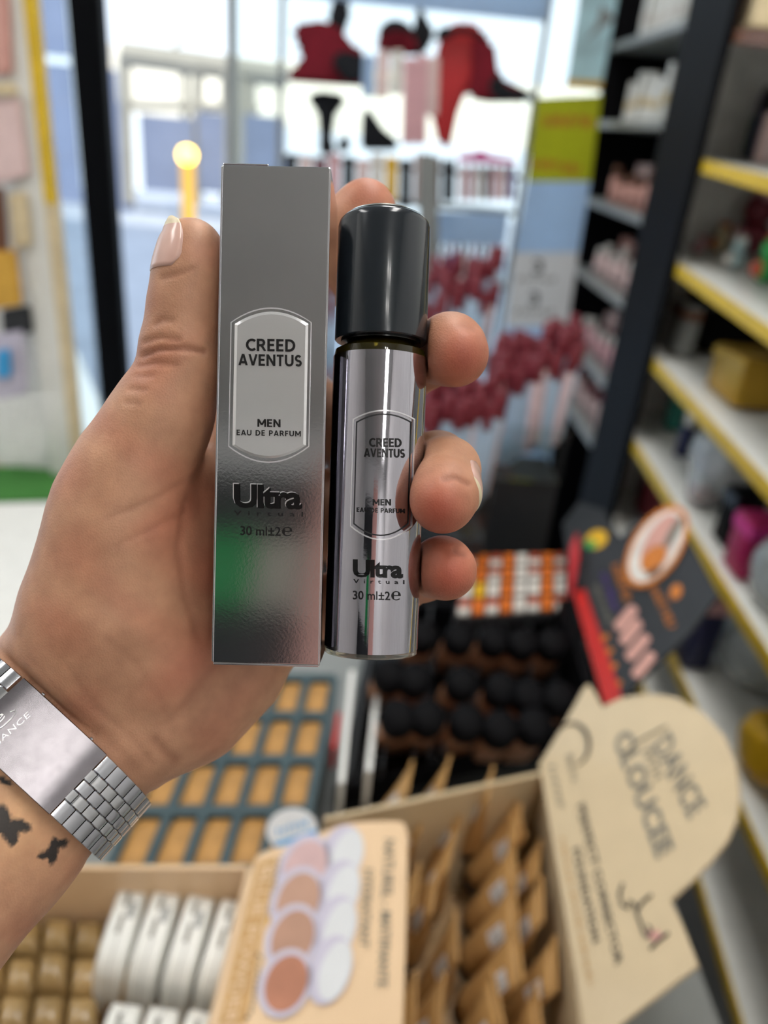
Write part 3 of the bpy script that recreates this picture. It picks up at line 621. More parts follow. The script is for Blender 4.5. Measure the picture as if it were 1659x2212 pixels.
# ---- beige display box of foundation tubes with its leaning header card
Zr = .95
q0, q1, q2, q3 = onz(700, 1765, Zr), onz(1188, 1662, Zr), onz(1270, 2250, Zr), onz(770, 2330, Zr)
tb = thing('foundation_tube_display', ((q0 + q2) / 2) * (1, 1, 0) + (0, 0, ZC), 'beige cardboard display box of foundation tubes with rounded header card', 'display box')
def wall4(name, a, b, z0, z1, th, mat, parent, inn):
    a = np.array((a[0], a[1], 0)); b = np.array((b[0], b[1], 0)); d = nz(b - a); n = np.array((-d[1], d[0], 0)) * th * inn
    return mesh(name, *hexa([a + (0, 0, z0), b + (0, 0, z0), b + n + (0, 0, z0), a + n + (0, 0, z0), a + (0, 0, z1), b + (0, 0, z1), b + n + (0, 0, z1), a + n + (0, 0, z1)]), mat, parent)
wall4('back_wall', q0, q1, ZC, Zr, .004, 'beige_card', tb, -1); wall4('front_wall', q3, q2, ZC, Zr, .004, 'beige_card', tb, 1)
wall4('left_wall', q0, q3, ZC, Zr - .02, .004, 'beige_card', tb, 1); wall4('right_wall', q1, q2, ZC, Zr, .004, 'beige_card', tb, -1)
mesh('box_floor', *prism([np.array((q[0], q[1], ZC + .004)) for q in (q0, q1, q2, q3)], (0, 0, -.003)), 'beige_in', tb)
ba, bb_ = onz(1165, 1650, Zr + .005), onz(1262, 2212, Zr + .005); bd = nz((bb_ - ba) * (1, 1, 0)); out = np.array((-bd[1], bd[0], 0)); out = out if out[0] > 0 else -out
hup = out * .72 + np.array((0, 0, .70)); hn = nz(np.cross(bd, hup)); hn = hn if hn @ (CAM - ba) > 0 else -hn
hs = plane(ba, hn)
ol = [(1165, 1650), (1215, 1570), (1262, 1485), (1272, 1478), (1284, 1495), (1300, 1528)]
ol += [(1340, 1508), (1400, 1498), (1460, 1506), (1520, 1540), (1565, 1590), (1590, 1650), (1597, 1710), (1590, 1770), (1570, 1815), (1535, 1860), (1490, 1905), (1447, 1944), (1470, 1990), (1507, 2085), (1400, 2165), (1290, 2250), (1268, 2250)]
card('header_card', ol, hs, .003, 'beige_card', tb)
HP = lambda s, a, b, c, m='ink_grey', bold=.0, sp=1: print_text(s, a, b, c, hs, m, tb, .0006, bold, sp)
HP('DANCE', (1408, 1612), (1488, 1772), (1448, 1578), bold=.02); HP('WITH', (1384, 1618), (1412, 1686), (1404, 1607))
HP('CLOUCEE', (1322, 1596), (1418, 1858), (1362, 1570), bold=.03)
mesh('header_stroke', *tube([hs(*q, .0008) for q in ((1345, 1630), (1380, 1600), (1418, 1580), (1440, 1568))], .0011, 6), 'ink_grey', tb)
HP('PERFECT CORRECTOR', (1246, 1742), (1330, 2088), (1262, 1732), 'ink', .02); HP('FOUNDATION', (1236, 1836), (1280, 2038), (1252, 1828), 'ink', .02)
HP('~17', (1208, 1810), (1272, 2135), (1220, 1806), 'brown_print')
HP('~6', (1184, 1655), (1206, 1745), (1198, 1650), 'ink_grey'); HP('~5', (1222, 1632), (1236, 1690), (1236, 1626), 'ink_grey')
mesh('circle_logo', *tube([hs(1236 + 36 * math.cos(math.radians(a)), 1608 + 46 * math.sin(math.radians(a)), .0008) for a in range(-130, 75, 12)], [.0006 + .0016 * math.sin(k / 17 * math.pi) for k in range(18)], 6), 'ink', tb)
for pts in ([(1345, 1908), (1338, 1930), (1344, 1955), (1356, 1962), (1362, 1945), (1372, 1955), (1376, 1975), (1384, 1995), (1390, 2015), (1400, 2026), (1408, 2012), (1400, 2000)], [(1408, 1932), (1388, 1948), (1374, 1970)], [(1444, 2015), (1424, 2030), (1404, 2050)]):
    mesh('sketch_line', *tube([hs(*q, .0008) for q in pts], .0011, 6), 'ink', tb)
card('lip_print', [(1396, 2010), (1420, 2008), (1436, 2022), (1420, 2032), (1402, 2030)], hs, .0002, 'skin_pink', tb, .0006)
# one tube: crimped flat end up, round below, label on one side, cap at the foot
def make_tube():
    t = thing('foundation_tube', (0, 0, 0), 'tan squeeze tube standing crimped end up in the beige display box', 'tube', 'foundation tubes in the beige display box')
    L, Hh, r = .046, .080, .0165; rings = []
    for i in range(9):
        q = i / 8; z = .012 + Hh * q; fl = q ** 1.25; rings.append([((1 - fl) * r * math.cos(a) + fl * .0011 * math.cos(a), ((1 - fl) * r + fl * L / 2) * math.sin(a), z) for a in np.linspace(0, 2 * math.pi, 24, endpoint=False)])
    mesh('body', *loft(rings), 'tube_tan', t, True, local=True)
    zt = .012 + Hh; mesh('crimp', *box((-.0011, -L / 2, zt - .001), (.0011, L / 2, zt + .006)), 'tube_tan', t, local=True)
    mesh('cap', *lathe([(.013, 0), (.0145, .001), (.015, .013), (.014, .0135)], 20), 'dark_grey', t, True, local=True)
    # label on the flat flank, follows the slope
    def sur(y, z):
        q = (z - .012) / Hh; fl = q ** 1.25; ry = (1 - fl) * r + fl * L / 2; rx = (1 - fl) * r + fl * .0011; c = math.sqrt(max(0, 1 - (y / ry) ** 2)); return (-rx * c - .0004, y, z)
    g = [(y, z) for z in (.058, .065, .072, .079) for y in (-.0185, -.0135, -.0085, -.0035)]
    v = [sur(*q) for q in g]; f = [[i * 4 + j, i * 4 + j + 1, i * 4 + j + 5, i * 4 + j + 4] for i in range(3) for j in range(3)]
    lb = mesh('price_label', v, f, 'label_white', t, local=True)
    v = []; f = []
    for k in range(3):
        for y, z in ((-.016 + k * .0035, .063), (-.0152 + k * .0035, .063), (-.0152 + k * .0035, .074), (-.016 + k * .0035, .074)): v.append(np.array(sur(y, z)) - (.0002, 0, 0))
        f.append([4 * k, 4 * k + 1, 4 * k + 2, 4 * k + 3])
    mesh('bar_print', v, f, 'ink_grey', lb, local=True)
    return t
t0_ = make_tube(); first = True
ztop = ZC + .006 + .012 + .080 + .006
apex = [(885, 1635), (979, 1622), (1087, 1650), (917, 1722), (981, 1705), (1096, 1722), (1142, 1735), (999, 1782), (1108, 1812), (1160, 1800), (909, 1855), (960, 1862), (1100, 1888), (1176, 1890), (1007, 1965), (1098, 1985), (1195, 2005), (962, 2075), (890, 2085), (1075, 2105), (1178, 2125)]
for i, (au, av) in enumerate(apex):
    t = t0_ if first else copy_tree(t0_); first = False
    yaw = random.uniform(-.25, .10) - .05; lift = .045 if i < 3 else random.uniform(.018, .03)
    p = onz(au, av, ztop + lift); t.rotation_euler = (random.uniform(-.08, .04), random.uniform(.12, .34), yaw)
    t.location = p + np.array((math.sin(yaw), -math.cos(yaw), 0)) * .023 - np.array((.022, 0, ztop - ZC - .006))
    t['label'] = 'tan squeeze tube, %s from the left in the %s row of the beige display' % ([(ORD[c]) for c in (0, 1, 2, 0, 1, 2, 3, 0, 1, 2, 0, 1, 2, 3, 0, 1, 2, 1, 0, 2, 3)][i], ['back', 'second', 'third', 'fourth', 'fifth', 'front'][(0, 0, 0, 1, 1, 1, 1, 2, 2, 2, 3, 3, 3, 3, 4, 4, 4, 5, 5, 5, 5)[i]])

# ---- powder display: peach carton with white compacts, leaning printed card
Zp = .935
p0, p1 = onz(545, 1852, Zp + .015), onz(452, 2230, Zp + .015); pdv = nz((p1 - p0) * (1, 1, 0)); po = np.array((-pdv[1], pdv[0], 0)); po = po if po[0] > 0 else -po
pup = po * .93 + np.array((0, 0, .34)); pn = nz(np.cross(pdv, pup)); pn = pn if pn @ (CAM - p0) > 0 else -pn; ps = plane(p0, pn)
c0, c1 = onz(-90, 1868, Zp), onz(545, 1868, Zp); dwn = (p1 - p0) * (1, 1, 0) * 1.15
pb = thing('powder_display', ((c0 + c1) / 2 + dwn / 2) * (1, 1, 0) + (0, 0, ZC), 'peach powder display carton with printed card showing four powder pans', 'display box')
wall4('back_wall', c0, c1, ZC, Zp, .004, 'peach_card', pb, -1); wall4('right_wall', c1, c1 + dwn, ZC, Zp, .004, 'peach_card', pb, -1)
wall4('left_wall', c0, c0 + dwn, ZC, Zp - .03, .004, 'peach_card', pb, 1); wall4('front_wall', c0 + dwn, c1 + dwn, ZC, Zp, .004, 'peach_card', pb, 1)
mesh('box_floor', *prism([np.array((q[0], q[1], ZC + .004)) for q in (c0, c1, c1 + dwn, c0 + dwn)], (0, 0, -.003)), 'peach_in', pb)
card('printed_card', [(452, 2230), (478, 2130), (545, 1868), (556, 1848), (575, 1838), (660, 1812), (700, 1795), (745, 1778), (800, 1774), (862, 1774), (874, 1780), (880, 1800), (876, 2000), (868, 2230)], ps, .003, 'peach_card', pb)
PP = lambda nm, px, m, e=.0004, par=None: card(nm, px, ps, .0002, m, par or pb, e)
PP('brown_band', [(470, 2215), (556, 1862), (598, 1850), (575, 1960), (530, 2212)], 'brown_print')
for i, (cu, cv, m) in enumerate(((657, 1876, 'pad1'), (642, 1946, 'pad2'), (630, 2027, 'pad3'), (616, 2124, 'pad4'))):
    e = .0006 + .0004 * i; pc = PP('pan_picture', ell(cu, cv, 56, 78, 22), 'lilac', e); PP('pan_colour', ell(cu + 2, cv, 44, 64, 22), m, e + .0003, pc)
for i, (cu, cv) in enumerate(((738, 1846), (730, 1925), (722, 2005), (712, 2095))):
    e = .0006 + .0004 * i; pc = PP('lid_picture', ell(cu, cv, 46, 66 + 4 * i, 18), 'lilac', e); PP('lid_shine', ell(cu + 12, cv + 2, 32, 58 + 3 * i, 18), 'pale_grey', e + .0003, pc)
for q in ((622, 1844, 9, 14), (600, 1918, 9, 14), (586, 1990, 10, 20), (560, 2138, 4, 8), (688, 1815, 7, 8)): PP('flower_print', ell(*q, 10, 12), 'ochre')
for s, a, b, c_, m in (('NATUREL - MATIFIANTE', (830, 1812), (814, 2132), (853, 1813), 'ink_grey'), ('HYDRATANT', (786, 1876), (776, 2046), (806, 1878), 'ink_grey'), ('BLUE POWDER', (564, 1872), (480, 2215), (592, 1868), 'peach_card'), ('~12', (602, 1850), (573, 1985), (610, 1851), 'ink'), ('~11', (560, 2065), (538, 2190), (568, 2067), 'ink')):
    print_text(s, a, b, c_, ps, m, pb, .0009, .01)
PP('bullet_print', ell(555, 2062, 4, 5), 'ink'); PP('bullet_print', ell(533, 2197, 4, 5), 'ink')
# round badge standing behind the card
bs = plane(ps(640, 1820) + np.array((0, .02, -.002)), nz(pn + np.array((0, -.5, .0))))
bd_ = card('round_badge', ell(630, 1792, 55, 46, -12), bs, .002, 'label_white', pb)
card('badge_band', [(592, 1822), (682, 1790), (684, 1806), (600, 1835)], bs, .0002, 'blue_print', bd_, .0005)
print_text('~6', (600, 1806), (668, 1782), (596, 1790), bs, 'blue_print', bd_, .0006)
# compacts: rounded white slabs, two shells with a seam, standing on edge
def make_compact():
    t = thing('powder_compact', (0, 0, 0), 'x', 'compact', 'white powder compacts in the peach carton')
    S, T = .078, .0225; o = rrect(-S / 2, 0, S / 2, S, .020, 6)
    def shell(name, x0, x1, inset):
        n = len(o); c = np.array((0, S / 2)); a = np.array(o); i_ = c + (a - c) * (1 - inset / (S / 2))
        s = 1 if x1 > x0 else -1; rings = [[(x0, *q) for q in a], [(x1 - s * .0015, *q) for q in a], [(x1, *q) for q in i_]]
        return mesh(name, *loft(rings), 'white_plastic', t, 'auto', local=True)
    shell('base_shell', .0004, T / 2, .0018); shell('lid_shell', -.0004, -T / 2, .0018)
    i2 = (np.array(o) - (0, S / 2)) * .985 + (0, S / 2); mesh('seam', *loft([[(-.0005, *q) for q in i2], [(.0005, *q) for q in i2]]), 'grey_laminate', t, local=True)
    def lab(y0, y1, x0, x1, m): mesh('rim_print', *box((x0, y0, S), (x1, y1, S + .0003)), m, t, local=True)
    lab(.012, .024, -.0035, -.0005, 'ink_grey'); lab(-.012, .004, -.003, .000, 'ink_grey'); lab(.002, .016, .002, .0072, 'grey_laminate')
    return t
cp0 = make_compact(); first = True
for (fu, fv, nu, nv, lab) in ((272, 1893, 196, 2115, 'leftmost white compact in the back row of the peach carton'), (345, 1901, 275, 2105, 'second white compact from the left in the back row of the carton'), (418, 1911, 350, 2120, 'third white compact from the left in the back row of the carton'), (490, 1921, 425, 2128, 'rightmost white compact in the back row beside the printed card'),
                             (253, 2142, 190, 2340, 'leftmost white compact in the front row of the peach carton'), (335, 2150, 275, 2345, 'middle white compact in the front row of the peach carton'), (420, 2156, 360, 2350, 'rightmost white compact in the front row of the peach carton')):
    t = cp0 if first else copy_tree(cp0); first = False
    zt = ZC + .030 + .078; a, b_ = onz(fu, fv, zt), onz(nu, nv, zt); m_ = a + nz(b_ - a) * .039; dd = nz(a - b_)
    t.location = (m_[0], m_[1], ZC + .030); t.rotation_euler = (0, .12, math.atan2(-dd[0], dd[1])); t['label'] = lab
mesh('foam_insert', *prism([np.array((q[0], q[1], ZC + .029)) for q in (c0 + nz(dwn) * .01 + nz(c1 - c0) * .01, c1 + nz(dwn) * .01 - nz(c1 - c0) * .01, c1 + dwn * .97 - nz(c1 - c0) * .01, c0 + dwn * .97 + nz(c1 - c0) * .01)], (0, 0, -.02)), 'peach_in', pb)
# tan plastic-wrapped multipack on the left
wr_ = thing('wrapped_multipack', onz(110, 2080, .9) * (1, 1, 0) + (0, 0, ZC), 'tan multipack in glossy clear wrap left of the compacts', 'pack')
w0, wu, wv = onz(20, 2150, .9), onz(95, 2150, .9) - onz(20, 2150, .9), onz(35, 2060, .9) - onz(20, 2150, .9)
for i in range(-2, 4):
    for j in range(-3, 4):
        c_ = w0 + wu * i + wv * j
        if i >= 1 and (i - 1) * 60 - j * 24 > 100: continue
        if c_[0] > c0[0] + dwn[0] * .5 - .035 - .02 * 0 and c_[0] > -.14: continue
        rr_ = rrect(-.48, -.46, .48, .46, .12, 3); v, f = loft([[(x * k_, y * k_, z_) for x, y in rr_] for k_, z_ in ((1, 0), (1, .5), (.94, .8), (.78, .96), (.4, 1.02))])
        pnt = c_ + v[:, :1] * wu + v[:, 1:2] * wv; pnt[:, 2] = ZC + .031 + v[:, 2] * (.05 + .004 * math.sin(i * 3 + j * 5)); mesh('wrapped_cell', pnt, f, 'wrap', wr_, True)
mesh('tray', *prism([np.array((*(w0 + wu * a + wv * b)[:2], ZC + .031)) for a, b in ((-2.5, -3.5), (1.1, -3.5), (1.1, 3.5), (-2.5, 3.5))], (0, 0, -.001)), 'brown', wr_)

# ---- teal tray of tan concealer pans
Zt = .90
o_, t1_, t2_ = onz(642, 1698, Zt), onz(571, 1698, Zt), onz(665, 1596, Zt); E1, E2 = o_ - t1_, t2_ - o_
tt_ = thing('pan_tray', o_ * (1, 1, 0) + (0, 0, ZC), 'dark teal tray with rounded tan concealer pans behind the wrist', 'tray')
i0, i1, j0, j1 = -4, 0, -1, 2
for i in range(i0, i1 + 2):
    a = o_ + E1 * (i - .5) + E2 * (j0 - .5); b_ = o_ + E1 * (i - .5) + E2 * (j1 + .5); w_ = E1 * .14
    mesh('bar_along', *hexa([a - w_, b_ - w_, b_ + w_, a + w_] and [q + (0, 0, dz_) for dz_ in (-.012, .004) for q in (a - w_, b_ - w_, b_ + w_, a + w_)]), 'teal_tray', tt_)
for j in range(j0, j1 + 2):
    a = o_ + E1 * (i0 - .5) + E2 * (j - .5); b_ = o_ + E1 * (i1 + .5) + E2 * (j - .5); w_ = E2 * .09
    mesh('bar_across', *hexa([q + (0, 0, dz_) for dz_ in (-.012, .0045) for q in (a - w_, b_ - w_, b_ + w_, a + w_)]), 'teal_tray', tt_)
cr = lambda a, b, z: o_ + E1 * a + E2 * b + (0, 0, z)
mesh('tray_body', *prism([cr(i0 - .6, j0 - .6, -.02), cr(i1 + .6, j0 - .6, -.02), cr(i1 + .6, j1 + .6, -.02), cr(i0 - .6, j1 + .6, -.02)], (0, 0, -(Zt - .02 - ZC))), 'black_gloss', tt_)
pan_me = None
for i in range(i0, i1 + 1):
    for j in range(j0, j1 + 1):
        if pan_me is None:
            o = rrect(-.42, -.43, .42, .43, .22, 4); rings = [[E1 * x * k_ + E2 * y * k_ + (0, 0, z) for x, y in o] for k_, z in ((1, -.012), (1, -.004), (.93, -.001), (.5, .0008))]
            pv, pf = loft(rings); first_pan = mesh('pan', pv, pf, 'pan_tan', tt_, True, local=True); pan_me = first_pan.data; p_ = first_pan
        else:
            p_ = bpy.data.objects.new('pan', pan_me); COL.objects.link(p_); p_.parent = tt_
        p_.location = o_ + E1 * i + E2 * j - np.array(tt_.location)

# ---- black tray of foundation bottles with round black caps
Zf = .90
fa, fb, fc, fd = onz(722, 1745, Zf - .03), onz(1205, 1624, Zf - .03), onz(1200, 1370, Zf - .03), onz(800, 1350, Zf - .03)
ft = thing('black_foundation_tray', (fa + fc) / 2 * (1, 1, 0) + (0, 0, ZC), 'black tray holding rows of tan foundation bottles', 'tray')
mesh('tray_base', *prism([np.array((q[0], q[1], Zf - .03)) for q in (fa, fb, fc, fd)], (0, 0, -(Zf - .03 - ZC))), 'black_gloss', ft)
wall4('front_lip', fa, fb, Zf - .03, Zf - .005, .006, 'black_paint', ft, 1); wall4('back_lip', fd, fc, Zf - .03, Zf + .01, .006, 'black_paint', ft, -1)
for k in range(8):
    q = (k + .4) / 7.6; a = fa + (fb - fa) * q; b_ = fd + (fc - fd) * q
    wall4('divider', a, b_, Zf - .03, Zf + .012, .0035, 'dark_grey', ft, 1)
for uv0, uv1 in (((742, 1715), (765, 1470)), ((800, 1690), (822, 1470))):
    a, b_ = onz(*uv0, Zf + .005), onz(*uv1, Zf + .005); wall4('white_rail', a, b_, Zf - .03, Zf + .02, .006, 'white_gloss', ft, 1)
a, b_ = onz(725, 1615, Zf + .01), onz(736, 1540, Zf + .01); wall4('red_tab', a, b_, Zf - .02, Zf + .01, .004, 'red_print', ft, 1)
def make_fbottle():
    t = thing('foundation_bottle', (0, 0, 0), 'x', 'bottle', 'foundation bottles in the black tray')
    mesh('body', *box((-.013, -.009, 0), (.013, .009, .058), .004), 'bottle_tan', t, 'auto', local=True)
    v, f = lathe([(.006, .058), (.007, .060), (.0135, .062), (.0145, .066), (.0145, .082), (.0125, .086), (.004, .087)], 24); mesh('cap', v, f, 'black_paint', t, True, local=True)
    v, f = box((-.009, -.0094, .014), (.009, -.0089, .040)); mesh('label', v, f, 'bottle_tan', t, local=True)
    return t
fb0 = make_fbottle(); first = True
NM = ['front', 'second', 'third']
for j, pts in enumerate((((850, 1553), (915, 1553), (1000, 1563), (1072, 1577), (1146, 1572)), ((832, 1460), (888, 1470), (990, 1478), (1075, 1492), (1135, 1506), (1200, 1512)), ((905, 1375), (985, 1380), (1060, 1385), (1122, 1392), (1187, 1392)))):
    for k, (uu, vv_) in enumerate(pts):
        t = fb0 if first else copy_tree(fb0); first = False
        p = onz(uu, vv_, Zf + .055); lean = .5; t.scale = (1.3, 1.3, 1.15)
        t.rotation_euler = (lean, 0, .12); t.location = (p[0], p[1] + .094 * math.sin(lean), Zf - .024)
        t['label'] = 'tan foundation bottle with round black cap, number %s from the left in the %s row' % (('one', 'two', 'three', 'four', 'five', 'six')[k], NM[j])

# ---- palette of orange and white pans
Ze = .93
ea, eb, ec, ed = onz(985, 1335, Ze), onz(1224, 1322, Ze), onz(1224, 1196, Ze), onz(1000, 1200, Ze)
ep = thing('eyeshadow_palette', (ea + ec) / 2 * (1, 1, 0) + (0, 0, ZC), 'palette of small orange, white and brick squares behind the little finger', 'palette')
mesh('palette_base', *prism([ea, eb, ec, ed], (0, 0, -.015)), 'dark_grey', ep); mesh('riser', *prism([ed * .5 + ea * .5 - (0, 0, .015), ec * .5 + eb * .5 - (0, 0, .015), ec - (0, 0, .015), ed - (0, 0, .015)], (0, 0, -(Ze - .015 - ZC))), 'black_paint', ep)
cs = ['orange', 'off_white', 'brick', 'orange', 'yellow', 'brick', 'off_white']
nc, nr = 8, 4
for i in range(nc):
    for j in range(nr):
        def pt(a, b): a /= nc; b /= nr; return (ea * (1 - a) + eb * a) * (1 - b) + (ed * (1 - a) + ec * a) * b
        cm = ['brick', 'orange', 'brick', 'orange', 'off_white', 'brick', 'orange', 'brick'][i] if j != 1 else ['off_white', 'yellow', 'off_white', 'orange', 'off_white', 'off_white', 'orange', 'off_white'][i]
        for half, m_ in ((0, cm), (1, 'off_white' if cm == 'brick' else cm)):
            mesh('colour_pan', *prism([pt(i + .1, j + .1 + .42 * (1 - half)) + (0, 0, .004), pt(i + .88, j + .1 + .42 * (1 - half)) + (0, 0, .004), pt(i + .88, j + .46 + .42 * (1 - half)) + (0, 0, .004), pt(i + .1, j + .46 + .42 * (1 - half)) + (0, 0, .004)], (0, 0, -.005)), m_, ep)

# ---- black concealer display with leaning printed header and red edge
k0, k1 = onz(1238, 1275, .97), onz(1318, 1515, .97); kd = nz((k1 - k0) * (1, 1, 0)); ko = np.array((-kd[1], kd[0], 0)); ko = ko if ko[0] > 0 else -ko
kn = nz(np.cross(kd, ko * .66 + np.array((0, 0, .75)))); kn = kn if kn @ (CAM - k0) > 0 else -kn; ks = plane(k0, kn)
kb = thing('concealer_display', (k0 + k1) / 2 * (1, 1, 0) + (0, 0, ZC), 'black concealer display with oval portrait print, pink swatches and red edge', 'display box')
card('header_card', [(1262, 1285), (1225, 1200), (1215, 1130), (1250, 1085), (1300, 1100), (1340, 1160), (1380, 1120), (1480, 1150), (1550, 1285), (1490, 1365), (1345, 1505), (1322, 1510)], ks, .004, 'dark_grey', kb)
card('red_edge', [(1238, 1278), (1262, 1272), (1345, 1512), (1305, 1520)], ks, .008, 'red_print', kb, .002)
KP = lambda nm, px, m, e=.0006, par=None: card(nm, px, ks, .0003, m, par or kb, e)
rg = KP('oval_frame', ell(1418, 1180, 100, 54, -58), 'orange_print', .003); KP('oval_portrait', ell(1418, 1180, 88, 45, -58), 'off_white', .0035, rg)
KP('portrait_patch', ell(1424, 1168, 66, 28, -60), 'skin_pink', .0042, rg); KP('portrait_patch', ell(1412, 1206, 34, 22, -45), 'orange_print', .005, rg); KP('portrait_patch', ell(1454, 1150, 40, 9, -60), 'ink_grey', .005, rg); KP('portrait_patch', ell(1412, 1234, 18, 6, -35), 'brown', .0058, rg)
for a, b_ in (((1338, 1352), (1366, 1318)), ((1349, 1382), (1376, 1348)), ((1362, 1416), (1393, 1380)), ((1376, 1454), (1405, 1418))):
    a, b_ = np.array(a, float), np.array(b_, float); L_ = np.linalg.norm(b_ - a); ang = math.degrees(math.atan2(*(b_ - a)[::-1])); c_ = (a + b_) / 2
    ca_, sa_ = math.cos(math.radians(ang)), math.sin(math.radians(ang))
    KP('swatch_print', [(c_[0] + x * ca_ - y * sa_, c_[1] + x * sa_ + y * ca_) for x, y in rrect(-L_ / 2 - 10, -12, L_ / 2 + 10, 12, 10, 4)], 'skin_pink')
print_text('~8', (1405, 1272), (1445, 1360), (1422, 1262), ks, 'orange_print', kb, .001, .03); KP('round_logo', ell(1460, 1278, 12, 17, 20), 'orange_print')
for q in ((1304, 1378), (1313, 1408), (1322, 1440), (1332, 1478)): KP('swirl_print', ell(q[0], q[1], 12, 7, -30), 'orange_print')
print_text('~10', (1280, 1268), (1310, 1350), (1298, 1262), ks, 'ink_grey', kb, .001, .02); print_text('~7', (1298, 1240), (1325, 1320), (1312, 1235), ks, 'purple', kb, .001, .03); print_text('~9', (1322, 1222), (1348, 1300), (1340, 1216), ks, 'orange_print', kb, .001, .03)
KP('foil_sticker', ell(1288, 1165, 26, 19, -28), 'yellow', .001); KP('foil_sticker', ell(1276, 1176, 12, 10, -28), 'green', .0014)
mesh('display_body', *hexa([np.array((*q[:2], z)) for z in (ZC, .955) for q in (k0, k1, k1 - ko * .015, k0 - ko * .015)]), 'black_paint', kb)
wb, wt_ = onz(1250, 1300, .955), onz(1230, 1165, .955)
tag(mesh('folded_leaflet', *prism([ks(u_, v_, .012) for u_, v_ in ((1232, 1180), (1246, 1150), (1250, 1200), (1240, 1262), (1228, 1290))], -kn * .002), 'bright_red'), 'narrow red leaflet tucked beside the concealer display', 'leaflet')

# ---- lip glosses: pale tubes with dark red caps in upright bunches
def make_gloss(body):
    t = thing('lip_gloss', (0, 0, 0), 'x', 'lip gloss')
    v, f = lathe([(.0078, 0), (.0082, .002), (.0082, .120), (.006, .124)], 12); mesh('tube', v, f, body, t, True, local=True)
    v, f = lathe([(.0084, .120), (.0088, .122), (.0084, .158), (.007, .160)], 12); mesh('cap', v, f, 'dark_red', t, True, local=True)
    return t
ga, gb = make_gloss('gloss_body'), make_gloss('gloss_body_pink'); used = set()
def bunch(ua, ub, va, vb, y, nx, ny, zb, label, group, jz=.02):
    for i in range(nx):
        for j in range(ny):
            src = ga if random.random() < .75 else gb; t = src if src.name not in used else copy_tree(src); used.add(src.name)
            uu = ua + (ub - ua) * (i + .5 * (j % 2) + random.uniform(-.15, .15)) / nx; p = ony(uu, va + (vb - va) * i / nx, y + .02 * j)
            t.location = (p[0], p[1], p[2] - .15 + .014 * j + random.uniform(-jz, jz)); t.rotation_euler = (random.uniform(-.05, .05), random.uniform(-.06, .06), 0); t['label'] = '%s, %s from the left in row %s' % (label, ORD[i], ('one', 'two', 'three', 'four')[j]); t['group'] = group
bunch(925, 1080, 900, 880, 1.02, 11, 4, ZC, 'red-capped lip gloss in the near bunch', 'lip glosses in the near bunch')
bunch(1065, 1250, 810, 745, 1.16, 12, 4, ZC, 'red-capped lip gloss by the black shelf', 'lip glosses in the bunch by the black shelf')
bunch(925, 1075, 650, 610, 1.42, 10, 4, ZC, 'red-capped lip gloss in the farthest bunch', 'lip glosses in the farthest bunch', .03)
for (ua, ub, va, y0, y1, lab) in ((915, 1090, 890, .995, 1.10, 'near bunch'), (1060, 1262, 780, 1.135, 1.24, 'bunch before the black shelf'), (915, 1085, 630, 1.39, 1.5, 'farthest bunch')):
    a, b_ = ony(ua, va, y0), ony(ub, va, y0); st_ = thing('gloss_stand', ((a[0] + b_[0]) / 2, (y0 + y1) / 2, ZC), 'clear acrylic stand holding the lip glosses of the ' + lab, 'stand')
    mesh('riser', *box((a[0], y0, ZC), (b_[0], y1, max(ZC + .004, min(a[2], b_[2]) - .19)), .003), 'dark_grey', st_)
    mesh('front_panel', *box((a[0], y0 - .004, max(ZC + .004, min(a[2], b_[2]) - .19)), (b_[0], y0 - .001, min(a[2], b_[2]) - .10)), 'glass_clear', st_)

# ================================================================ black shelf unit on the right
XR = .60
ys0, ys1 = onx(1606, 0, XR)[1], onx(1508, 0, XR)[1]; ye = onx(1300, 200, XR)[1]
bu = thing('black_shelf_unit', (XR + .15, (ys0 + ye) / 2, 0), 'black shelf unit with grey shelves full of pink and white cosmetics', 'shelf unit')
mesh('pillar', *box((XR - .016, ys0, 0), (XR - .001, ys1, 2.6), .003), 'black_paint', bu); mesh('side_panel', *box((XR + .003, ys1 - .012, 0), (XR + .24, ys1, 2.6)), 'black_paint', bu); mesh('pillar_cap', *box((XR - .013, ys0, 2.6), (XR + .24, ys1, 2.62), .003), 'black_paint', bu)
mesh('back_panel', *box((XR + .22, ys1, 0), (XR + .24, ye, 2.6)), 'black_paint', bu); mesh('end_panel', *box((XR, ye, 0), (XR + .24, ye + .02, 2.6)), 'black_paint', bu)
sh = []
for (u, v) in ((1405, 72), (1365, 266), (1330, 455), (1290, 618), (1265, 785), (1250, 920)):
    p = onx(u, v, XR); sh.append(p[2]); mesh('shelf', *box((XR + .002, ys1, p[2] - .012), (XR + .22, ye, p[2] + .006), .002), 'grey_laminate', bu)
def make_prod(kind, body, cap, h, r):
    t = thing('cosmetic_' + kind, (0, 0, 0), 'x', kind)
    if kind == 'box': mesh('carton', *box((-r, -r, 0), (r, r, h), .001), body, t, local=True); mesh('band', *box((-r - .0004, -r - .0004, h * .3), (r + .0004, r + .0004, h * .5)), cap, t, local=True)
    else:
        mesh('body', *lathe([(r, 0), (r, h * .66), (r * .7, h * .7)], 14), body, t, True, local=True); mesh('cap', *lathe([(r * .8, h * .7), (r * .8, h * .98), (r * .7, h)], 14), cap, t, True, local=True)
    return t
prods = [[('box', 'white_plastic', 'off_white'), ('tube', 'white_plastic', 'pale_pink')], [('box', 'white_plastic', 'cream'), ('tube', 'white_gloss', 'off_white')], [('tube', 'skin_pink', 'brown'), ('box', 'pale_pink', 'dark_red'), ('tube', 'dark_red', 'brown')], [('tube', 'pale_pink', 'off_white'), ('box', 'skin_pink', 'off_white')], [('tube', 'pink', 'off_white'), ('box', 'pale_pink', 'dark_red')], [('tube', 'pale_pink', 'dark_red'), ('box', 'pink', 'off_white')]]
ordn = ['top', 'second', 'third', 'fourth', 'fifth', 'lowest']
